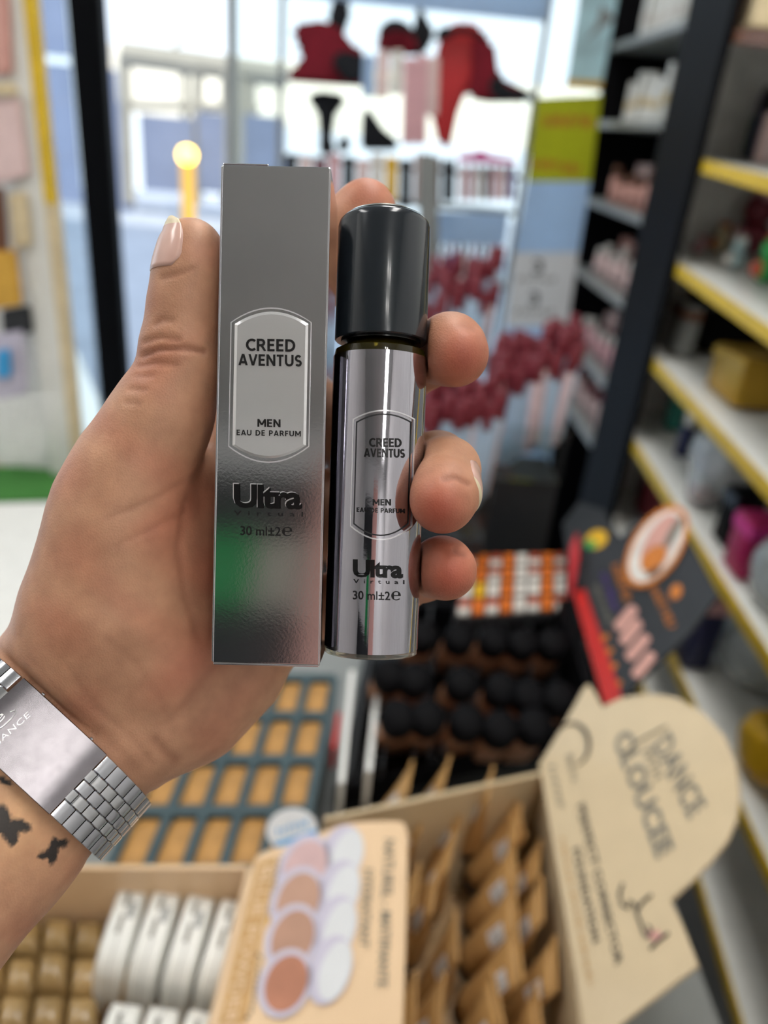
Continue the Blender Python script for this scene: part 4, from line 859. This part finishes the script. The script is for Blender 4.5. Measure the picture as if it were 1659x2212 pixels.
for si, z in enumerate(sh):
    for ki, (kind, b_, c_) in enumerate(prods[si]):
        src = make_prod(kind, b_, c_, .105 if kind == 'box' else .085, .013); n0 = True
        for k in range(7):
            t = src if n0 else copy_tree(src); n0 = False
            yy = ys1 + .03 + (k + .5 * ki) * (ye - ys1 - .10) / 7.0; t.location = (XR + .045 + .075 * ki, yy, z + .006); t.scale = (1, 1, random.uniform(.75, 1.15)); t.rotation_euler = (0, 0, random.uniform(-.2, .2))
            t['label'] = '%s %s on the %s shelf of the black unit, %s from the pillar' % (('pale' if si < 2 else 'pink'), 'carton' if kind == 'box' else ('bottle with cap' if ki < 2 else 'dark red bottle'), ordn[si], ORD[k]); t['group'] = 'cosmetic %s row %d on the %s black shelf' % (kind, ki + 1, ordn[si])

# ================================================================ white shelf unit with yellow edges, nearer on the right
wu_ = thing('white_shelf_unit', (XR + .17, .9, 0), 'white wall shelves with yellow front edges on the right', 'shelf unit')
mesh('back_panel', *box((XR + .345, .1, 0), (XR + .36, ys1 - .013, 2.6)), 'wall_white', wu_); mesh('side_panel', *box((XR + .004, ys1 - .03, 0), (XR + .345, ys1 - .013, 2.6)), 'wall_white', wu_)
SL = []
for (a, b_) in (((1540, 60), (1659, 70)), ((1525, 350), (1659, 385)), ((1472, 580), (1659, 710)), ((1416, 783), (1659, 1047)), ((1372, 960), (1550, 1243)), ((1450, 1420), (1597, 1741)), ((1509, 1902), (1597, 2202))):
    A, B = onx(*a, XR), onx(*b_, XR); sl = (A[2] - B[2]) / (A[1] - B[1]); fz = lambda y, A=A, sl=sl: A[2] + sl * (y - A[1]); SL.append(fz)
    y0, y1 = .18, ys1 - .031
    mesh('shelf', *prism([np.array((XR + .004, y0, fz(y0))), np.array((XR + .004, y1, fz(y1))), np.array((XR + .345, y1, fz(y1))), np.array((XR + .345, y0, fz(y0)))], (0, 0, -.016)), 'white_plastic', wu_)
    mesh('edge_strip', *prism([np.array((XR, y0, fz(y0) + .003)), np.array((XR, y1, fz(y1) + .003)), np.array((XR + .004, y1, fz(y1) + .003)), np.array((XR + .004, y0, fz(y0) + .003))], (0, 0, -.022)), 'yellow_edge' if len(SL) != 1 else 'brown', wu_)
def on_shelf(name, u, v, xo, si, size, m, label, cat, yaw=0, cap=None, shape='box'):
    p = onx(u, v, XR + xo); p[1] = min(p[1], ys1 - .035 - max(size[0], size[1]) / 2); z = SL[si](p[1] + size[1] / 2) + .002; t = thing(name, (p[0], p[1], z), label, cat); sx, sy, sz = size
    if shape == 'box':
        mesh('body', *box((-sx / 2, -sy / 2, 0), (sx / 2, sy / 2, sz), min(size) * .08), m, t, 'auto', local=True)
        mesh(cap and 'lid' or 'label', *box((-sx / 2 - .001, -sy / 2 - .001, sz * .72), (sx / 2 + .001, sy / 2 + .001, sz * .92), .001), cap or 'off_white', t, local=True)
    elif shape == 'bottle':
        mesh('body', *lathe([(sx * .46, 0), (sx / 2, sz * .04), (sx / 2, sz * .62), (sx * .3, sz * .68)], 18), m, t, True, local=True); mesh('cap', *lathe([(sx * .36, sz * .66), (sx * .36, sz * .97), (sx * .3, sz)], 18), cap or 'white_gloss', t, True, local=True)
    elif shape == 'toy':
        for nm, c, r, mm in (('body', (0, 0, sz * .28), sz * .28, m), ('head', (0, -sy * .05, sz * .70), sz * .24, m), ('ear', (0, -sy * .28, sz * .92), sz * .1, cap or m), ('ear', (0, sy * .2, sz * .92), sz * .1, cap or m), ('belly', (-sx * .22, 0, sz * .28), sz * .2, cap or m)):
            bm = bmesh.new(); bmesh.ops.create_icosphere(bm, subdivisions=3, radius=r); vv_ = np.array([list(q.co) for q in bm.verts]) + c; ff = [[x.index for x in q.verts] for q in bm.faces]; bm.free(); mesh(nm, vv_, ff, mm, t, True, local=True)
    elif shape == 'bag':
        bm = bmesh.new(); bmesh.ops.create_uvsphere(bm, u_segments=24, v_segments=14, radius=.5); vv_ = []
        for q in bm.verts:
            x, y, z_ = q.co; k = 1 + .10 * math.sin(9 * y + 5 * z_) * math.cos(7 * z_ + 3 * x); vv_.append((math.copysign(abs(x * 2) ** .6 / 2, x) * sx * k, math.copysign(abs(y * 2) ** .6 / 2, y) * sy * k, (math.copysign(abs(z_ * 2) ** .7 / 2, z_) + .5) * sz))
        ff = [[x.index for x in q.verts] for q in bm.faces]; bm.free(); mesh('wrapper', vv_, ff, m, t, True, local=True); mesh('contents', *box((-sx * .3, -sy * .34, sz * .06), (sx * .3, sy * .34, sz * .6), .006), cap or 'pale_pink', t, local=True)
    t.rotation_euler = (0, 0, yaw); return t
on_shelf('boxed_set', 1600, 60, .06, 0, (.08, .06, .12), 'brown', 'brown boxed set on the topmost white shelf', 'box', cap='off_white')
on_shelf('boxed_set', 1655, 65, .06, 0, (.08, .06, .13), 'cream', 'cream boxed set on the topmost white shelf', 'box', cap='gold')
on_shelf('shampoo_bottle', 1603, 335, .16, 1, (.03, .03, .12), 'dark_green', 'slim green bottle with purple cap on the upper shelf', 'bottle', cap='purple', shape='bottle')
on_shelf('shampoo_bottle', 1625, 335, .15, 1, (.03, .03, .13), 'navy', 'dark slim bottle beside the purple capped one', 'bottle', cap='black_gloss', shape='bottle')
on_shelf('shampoo_bottle', 1648, 340, .14, 1, (.035, .03, .13), 'pale_pink', 'pale pink bottle at the frame edge of the upper shelf', 'bottle', cap='black_gloss', shape='bottle')
on_shelf('plush_toy', 1603, 560, .20, 2, (.07, .07, .13), 'dark_red', 'dark red plush toy on the middle white shelf', 'toy', cap='pink', shape='toy')
on_shelf('plush_toy', 1640, 640, .12, 2, (.06, .07, .085), 'green', 'green and brick red plush toy on the middle shelf', 'toy', cap='brick', shape='toy')
on_shelf('plush_toy', 1575, 610, .11, 2, (.05, .06, .06), 'aqua', 'pale green small toy left of the green plush', 'toy', cap='off_white', shape='toy')
on_shelf('plush_toy', 1535, 590, .14, 2, (.05, .06, .06), 'cream', 'yellow and pink small toy left on the middle shelf', 'toy', cap='orange', shape='toy')
on_shelf('plush_toy', 1500, 580, .09, 2, (.04, .05, .035), 'pink', 'small pink toy at the left end of the middle shelf', 'toy', cap='magenta', shape='toy')
on_shelf('gift_box', 1515, 800, .19, 3, (.16, .11, .125), 'black_paint', 'large black gift box on the fourth shelf', 'box', cap='dark_grey')
on_shelf('gift_box', 1612, 905, .12, 3, (.13, .13, .085), 'gold', 'shiny gold gift box on the fourth shelf', 'box', cap='gold')
on_shelf('gift_box', 1450, 800, .07, 3, (.03, .10, .10), 'grey_laminate', 'slim grey box beside the black gift box', 'box', cap='brown')
on_shelf('spray_bottle', 1430, 1005, .11, 4, (.04, .04, .12), 'teal', 'teal and blue spray bottle on the fifth shelf', 'bottle', cap='teal', shape='bottle')
on_shelf('spray_bottle', 1457, 1035, .085, 4, (.03, .03, .10), 'navy', 'navy bottle with white cap on the fifth shelf', 'bottle', cap='white_gloss', shape='bottle')
on_shelf('spray_bottle', 1412, 985, .16, 4, (.04, .04, .13), 'pink', 'pink bottle behind the teal spray bottle', 'bottle', cap='pale_pink', shape='bottle')
on_shelf('clear_bag', 1545, 1090, .10, 4, (.12, .15, .125), 'bag_clear', 'shiny clear plastic bag with red and white contents', 'bag', cap='pale_pink', shape='bag')
on_shelf('clear_bag', 1508, 1090, .05, 4, (.05, .06, .06), 'bag_clear', 'small clear bag with a red sachet at its front', 'bag', cap='bright_red', shape='bag')
on_shelf('slim_box', 1562, 1220, .06, 4, (.05, .05, .10), 'black_paint', 'black slim box right of the clear bag', 'box', cap='black_gloss')
on_shelf('slim_box', 1600, 1268, .05, 4, (.06, .06, .10), 'magenta', 'magenta box with hot pink lid at the right edge', 'box', cap='hot_pink')
on_shelf('clear_bag', 1650, 1370, .06, 4, (.08, .11, .10), 'bag_clear', 'clear bag with pale contents under the magenta box', 'bag', cap='pale_grey', shape='bag')
on_shelf('cushion_pack', 1405, 1120, .11, 5, (.07, .07, .13), 'dark_red', 'dark red pack half hidden behind the oval portrait', 'pack', cap='navy')
on_shelf('cushion_pack', 1520, 1330, .03, 5, (.05, .06, .16), 'navy', 'navy and pink pack right of the concealer display', 'pack', cap='pink')
on_shelf('clear_bag', 1600, 1480, .12, 5, (.1, .16, .09), 'bag_clear', 'crumpled clear bag on the lowest white shelf', 'bag', cap='off_white', shape='bag')
on_shelf('snack_bag', 1640, 1690, .06, 5, (.08, .11, .09), 'yellow', 'yellow bag with pink print at the right edge', 'bag', cap='pink', shape='bag')

# ================================================================ wire rack before the window
YR = 2.40
xl, xr_ = ony(606, 200, YR)[0], ony(1155, 219, YR)[0]
rk = thing('wire_display_rack', ((xl + xr_) / 2, YR, 0), 'thin metal display rack standing before the shop window', 'rack')
for x in (xl, xr_): bar((x, YR, 0), (x, YR, 2.1), .009, 'grey_laminate', rk, 'pole')
zs = [ony(700, 172, YR)[2], ony(700, 345, YR)[2], ony(1000, 450, YR)[2], ony(1000, 610, YR)[2]]
for z in zs: mesh('shelf', *box((xl, YR - .012, z - .006), (xr_, YR + .1, z + .004)), 'glass_clear' if z > 1.4 else 'grey_laminate', rk)
mesh('top_sign', *box((xl, YR - .01, ony(900, 18, YR)[2]), (xr_, YR + .02, ony(900, 18, YR)[2] + .08)), 'poster_blue', rk)
def flat(name, px, y, th, m, label, cat, group=None, soft=False):
    if name in ('hair_bow', 'feather_fan', 'head_band', 'figurine'):      # cloth shapes a little fuller than their seams
        c_ = np.mean(px, 0); px = [tuple(c_ + (np.array(q) - c_) * 1.2) for q in px]
    s = plane((0, y, 0), (0, -1, 0)); p = [s(*q) for q in px]
    v, f = prism(p, (0, th, 0)); bm = bmesh.new(); vs = [bm.verts.new(q) for q in v]
    for q in f: bm.faces.new([vs[i] for i in q])
    bmesh.ops.recalc_face_normals(bm, faces=bm.faces); bmesh.ops.bevel(bm, geom=[e for e in bm.edges if e.calc_face_angle(0) > .5], offset=th * .3, segments=2, affect='EDGES'); bm.verts.index_update()
    v = [list(q.co) for q in bm.verts]; f = [[x.index for x in q.verts] for q in bm.faces]; bm.free()
    return tag(mesh(name, v, f, m, None, 'auto'), label, cat, group)
YD = YR - .06
flat('hair_bow', [(640, 62), (690, 55), (720, 62), (752, 100), (775, 110), (780, 175), (720, 172), (625, 165), (630, 145), (655, 135), (660, 110), (640, 90)], YD, .04, 'red_cloth', 'dark red fabric bow at the left of the rack top', 'bow')
flat('hair_bow', [(722, 120), (752, 115), (790, 125), (790, 160), (755, 175), (728, 150)], YD - .045, .03, 'black_cloth', 'black fabric bow overlapping the left red bow', 'bow')
flat('feather_fan', [(710, 42), (722, 0), (735, -10), (756, 22), (740, 70), (735, 90), (715, 70)], YD + .05, .03, 'black_cloth', 'black pointed feather standing up at the rack top left', 'feather')
flat('hair_bow', [(818, 108), (828, 62), (850, 48), (878, 55), (895, 80), (895, 112)], YD, .04, 'red_cloth', 'red bow with black edge in the rack middle', 'bow')
flat('feather_fan', [(888, 110), (895, 70), (905, 15), (930, 60), (940, 75), (925, 90), (920, 112)], YD + .05, .03, 'black_cloth', 'black pointed feather in the middle of the rack top', 'feather')
flat('head_band', [(820, 75), (832, 50), (855, 42), (880, 52), (895, 78), (880, 70), (855, 62), (835, 70)], YD - .05, .02, 'black_cloth', 'black arched band above the middle red bow', 'head band')
flat('hair_bow', [(955, 105), (965, 75), (1000, 62), (1035, 75), (1050, 110), (1040, 180), (1005, 190), (990, 230), (975, 300), (955, 290), (935, 200), (945, 150)], YD, .04, 'bright_red', 'bright red cloth hanging at the right of the rack', 'cloth')
flat('hair_bow', [(1030, 85), (1070, 100), (1078, 165), (1140, 195), (1130, 212), (1060, 212), (1020, 205), (1030, 150)], YD - .045, .04, 'red_cloth', 'dark red and black bow at the right rack pole', 'bow')
flat('head_band', [(945, 85), (960, 55), (975, 62), (1000, 58), (1030, 66), (1045, 90), (1020, 74), (990, 70), (965, 85)], YD - .05, .02, 'black_cloth', 'black arched band above the right red cloth', 'head band')
flat('head_band', [(1078, 160), (1100, 190), (1140, 196), (1150, 212), (1080, 214), (1062, 190)], YD - .09, .02, 'black_cloth', 'black band lying by the right rack pole', 'head band')
for k, (u0, u1, v0, v1, m) in enumerate(((785, 812, 118, 210, 'poster_blue'), (815, 842, 108, 212, 'pale_pink'), (846, 872, 108, 205, 'off_white'), (872, 900, 125, 312, 'pink'), (900, 925, 118, 312, 'pink'), (925, 950, 122, 250, 'pale_pink'))):
    flat('hanging_packet', [(u0, v0), (u1, v0), (u1 - 4, v1), (u0 - 4, v1)], YD - .12, .012, m, '%s packet, number %d from the left in the hanging column of the rack' % (('pale blue', 'cream pink', 'off white', 'dusty pink', 'rose pink', 'pale rose')[k], k + 1), 'packet', 'packets hanging in the rack middle')
flat('figurine', [(668, 215), (690, 205), (738, 212), (740, 232), (722, 240), (715, 290), (722, 322), (690, 322), (692, 285), (688, 240), (672, 228)], YR + .01, .03, 'black_cloth', 'black T-shaped figurine standing on the glass shelf', 'figurine')
flat('figurine', [(785, 318), (787, 260), (795, 235), (815, 262), (830, 285), (852, 295), (855, 318)], YR + .01, .03, 'black_cloth', 'black cone figurine right of the T-shaped one', 'figurine')
flat('figurine', [(728, 325), (735, 300), (745, 290), (756, 310), (752, 326)], YR + .01, .02, 'black_cloth', 'small black figurine between the two larger ones', 'figurine')
k = 0
mm = ['dark_grey', 'pale_pink', 'dark_red', 'pink', 'black_cloth', 'pale_pink', 'off_white', 'yellow', 'dark_grey', 'pale_pink', 'brown', 'black_cloth']
nmz = {'dark_grey': 'dark grey', 'pale_pink': 'pale pink', 'dark_red': 'dark red', 'pink': 'pink', 'black_cloth': 'black', 'off_white': 'off white', 'yellow': 'yellow', 'brown': 'brown'}
for k, m in enumerate(mm):
    u0 = 616 + k * 31; flat('hanging_packet', [(u0, 332 + 6 * (k % 3)), (u0 + 27, 332 + 6 * (k % 3)), (u0 + 25, 450 - 14 * (k % 2)), (u0 - 2, 450 - 14 * (k % 2))], YR - .13 - .012 * (k % 2), .010, m, '%s packet on the second rack row, %d along from the left pole' % (nmz[m], k + 1), 'packet', 'packets on the second rack row')
for k in range(7):
    u0 = 992 + k * 18; flat('nail_polish_pack', [(u0, 352 + 3 * (k % 2)), (u0 + 15, 352), (u0 + 13, 440), (u0 - 2, 440)], YR - .06, .03, ['pale_pink', 'pink', 'off_white', 'brown', 'pink', 'pale_pink', 'purple'][k], 'slim %s pack under a pink strip, %d along on the right of the rack' % (['pale pink', 'pink', 'off white', 'brown', 'pink', 'pale pink', 'purple'][k], k + 1), 'pack', 'slim packs on the right of the rack')
flat('pink_strip', [(990, 335), (1030, 330), (1040, 322), (1055, 334), (1115, 345), (1115, 356), (990, 350)], YR - .075, .01, 'hot_pink', 'bright pink strip above the slim packs', 'strip')
flat('blue_panel', [(935, 455), (1100, 462), (1090, 530), (930, 525)], YR - .11, .01, 'poster_blue', 'pale blue panel under the slim packs', 'panel')
for k in range(9):
    u0 = 938 + k * 16; p = ony(u0, 608, YR - .06); src = make_prod('bottle', ['pale_pink', 'white_gloss', 'purple'][k % 3], ['dark_grey', 'white_gloss', 'pink'][k % 3], .12, .009)
    src.location = (p[0], p[1], zs[3] + .005); src['label'] = '%s polish bottle, %d along the lower rack shelf' % (['pale pink', 'white', 'purple'][k % 3], k + 1); src['group'] = 'polish bottles on the lower rack shelf'
gt = flat('grey_tube_pack', [(905, 330), (945, 335), (950, 610), (925, 700), (905, 690)], YR - .2, .03, 'grey_laminate', 'tall grey hanging pack beside the bottle cap', 'pack')

# poster banner between the rack and the black shelves
YP = 2.28; pbn = thing('poster_banner', ony(1200, 500, YP) * (1, 1, 0), 'tall banner with yellow top, pale blue middle and white price part', 'banner')
s_ = plane((0, YP, 0), (0, -1, 0))
for nm, px, m in (('yellow_panel', [(1160, 212), (1300, 205), (1276, 392), (1138, 392)], 'poster_yellow'), ('blue_panel', [(1138, 392), (1276, 392), (1250, 545), (1112, 545)], 'poster_blue'), ('white_panel', [(1112, 545), (1250, 545), (1226, 705), (1092, 705)], 'label_white'), ('blue_panel', [(1092, 705), (1226, 705), (1205, 860), (1075, 860)], 'poster_blue'), ('base_panel', [(1075, 860), (1205, 860), (1080, 1900), (960, 1900)], 'poster_blue')):
    card(nm, px, s_, .001, m, pbn)
for s, a, b_, c_, m in (('~9', (1172, 272), (1280, 276), (1176, 245), 'bright_red'), ('~8', (1148, 362), (1250, 378), (1152, 338), 'bright_red'), ('3', (1150, 592), (1172, 592), (1152, 560), 'ink'), ('3', (1142, 660), (1164, 660), (1144, 630), 'ink'), ('~6', (1118, 610), (1200, 610), (1120, 596), 'ink_grey'), ('~6', (1112, 680), (1195, 680), (1114, 666), 'ink_grey')):
    print_text(s, a, b_, c_, s_, m, pbn, .001, .02)
pic = thing('wall_picture', ony(1270, 100, YP + .1) * (1, 1, 0) + (0, 0, 1.6), 'aqua and white picture above the yellow banner', 'picture'); s2_ = plane((0, YP + .1, 0), (0, -1, 0))
card('sheet', [(1255, -30), (1352, -30), (1318, 198), (1222, 190)], s2_, .001, 'aqua', pic); card('yellow_border', [(1224, 172), (1322, 176), (1318, 192), (1222, 186)], s2_, .003, 'yellow', pic, .001); card('plant_print', [(1300, 10), (1330, 40), (1300, 60), (1262, 92), (1290, 50)], s2_, .003, 'grey_laminate', pic, .001)

# ================================================================ left side: door-side shelf, table, mat
YL = 1.50
xe = ony(100, 300, YL)[0]
ls = thing('door_side_shelf', (xe - .15, YL, 0), 'narrow cream shelf unit with product cards beside the door', 'shelf unit')
mesh('yellow_edge_strip', *box((xe - .012, YL - .01, 1.32), (xe + .010, YL + .01, 2.3), .002), 'yellow_edge', ls); mesh('cream_edge', *box((xe - .012, YL - .01, .62), (xe + .012, YL + .01, 1.32), .002), 'cream', ls)
mesh('side_panel', *box((xe - .06, YL - .005, .6), (xe - .012, YL + .005, 2.3)), 'white_plastic', ls); mesh('back_panel', *box((xe - .8, YL + .02, .6), (xe - .06, YL + .03, 2.3)), 'wall_white', ls)
def lcard(px, y, m, label, name='product_card', cat='card'): return flat(name, px, y, .012, m, label, cat, 'product cards on the door-side shelf')
lcard([(-60, -20), (16, -20), (24, 160), (-50, 165)], YL - .02, 'skin_pink', 'rosy product card at the top left edge'); lcard([(-40, 180), (28, 178), (40, 205), (-35, 210)], YL - .03, 'cream', 'cream strip under the rosy card')
lcard([(-40, 215), (40, 210), (62, 380), (-20, 400)], YL - .02, 'pale_pink', 'pale pink product card under the cream strip'); lcard([(-40, 410), (6, 405), (16, 560), (-30, 570)], YL - .03, 'brown', 'dark product card at the left frame edge')
lcard([(15, 420), (55, 415), (66, 530), (28, 540)], YL - .02, 'cream', 'cream and pink card beside the dark one'); lcard([(-30, 545), (32, 540), (46, 660), (-20, 670)], YL - .035, 'ochre', 'ochre product card halfway down the left edge')
lcard([(0, 670), (62, 660), (70, 720), (5, 730)], YL - .02, 'dark_grey', 'grey printed card above the purple one'); lcard([(-20, 725), (48, 715), (58, 850), (-10, 870)], YL - .03, 'lilac', 'purple and blue product card low on the left'); lcard([(-10, 760), (18, 755), (22, 815), (-10, 820)], YL - .045, 'blue_print', 'blue round print on the purple card')
# wire basket
wb_ = thing('wire_basket', ony(40, 900, YL - .05) * (1, 1, 0) + (0, 0, .62), 'white wire basket below the product cards', 'basket'); s3_ = plane((0, YL - .06, 0), (0, -1, 0))
for k in range(9): bar(s3_(-30 + 18 * k, 865 - 1.5 * k), s3_(-24 + 14 * k, 1000), .0025, 'white_gloss', wb_, 'wire')
for k in range(7): bar(s3_(-30, 868 + 21 * k), s3_(118 - 4 * k, 856 + 21 * k), .0025, 'white_gloss', wb_, 'wire')
za = .78
pa = [onz(-250, 1095, za), onz(150, 1083, za), onz(128, 1300, za), onz(120, 1480, za), onz(-500, 1480, za)]
wtb = thing('white_side_table', np.mean(pa, 0) * (1, 1, 0), 'glossy white side table at the left behind the hand', 'table')
mesh('table_top', *prism(pa, (0, 0, -.03)), 'white_gloss', wtb); lo_, hi_ = np.min(pa, 0), np.max(pa, 0); mesh('table_body', *box((lo_[0] + .05, lo_[1] + .02, 0), (min(hi_[0], -.36) - .02, hi_[1] - .02, za - .03)), 'white_plastic', wtb)
ga_ = [onz(-250, 1090, za), onz(152, 1078, za), onz(158, 1005, za), onz(-250, 1012, za)]
tag(mesh('grass_mat', *prism(ga_, (0, 0, -.02)), 'mat_green'), 'green mat strip beyond the white side table', 'mat')
gl = [onz(-250, 1010, za), onz(160, 1003, za), onz(170, 985, za), onz(-250, 990, za)]
lw = thing('window_sill_bench', np.mean(gl, 0) * (1, 1, 0), 'low wooden bench under the green mat by the door', 'bench'); mesh('bench_edge', *prism(gl, (0, 0, -.03)), 'cream', lw)
lo_, hi_ = np.min(ga_ + gl, 0), np.max(ga_ + gl, 0); mesh('bench_body', *box((lo_[0] + .02, lo_[1] + .01, 0), (hi_[0] - .02, hi_[1] - .01, za - .022)), 'wall_white', lw)
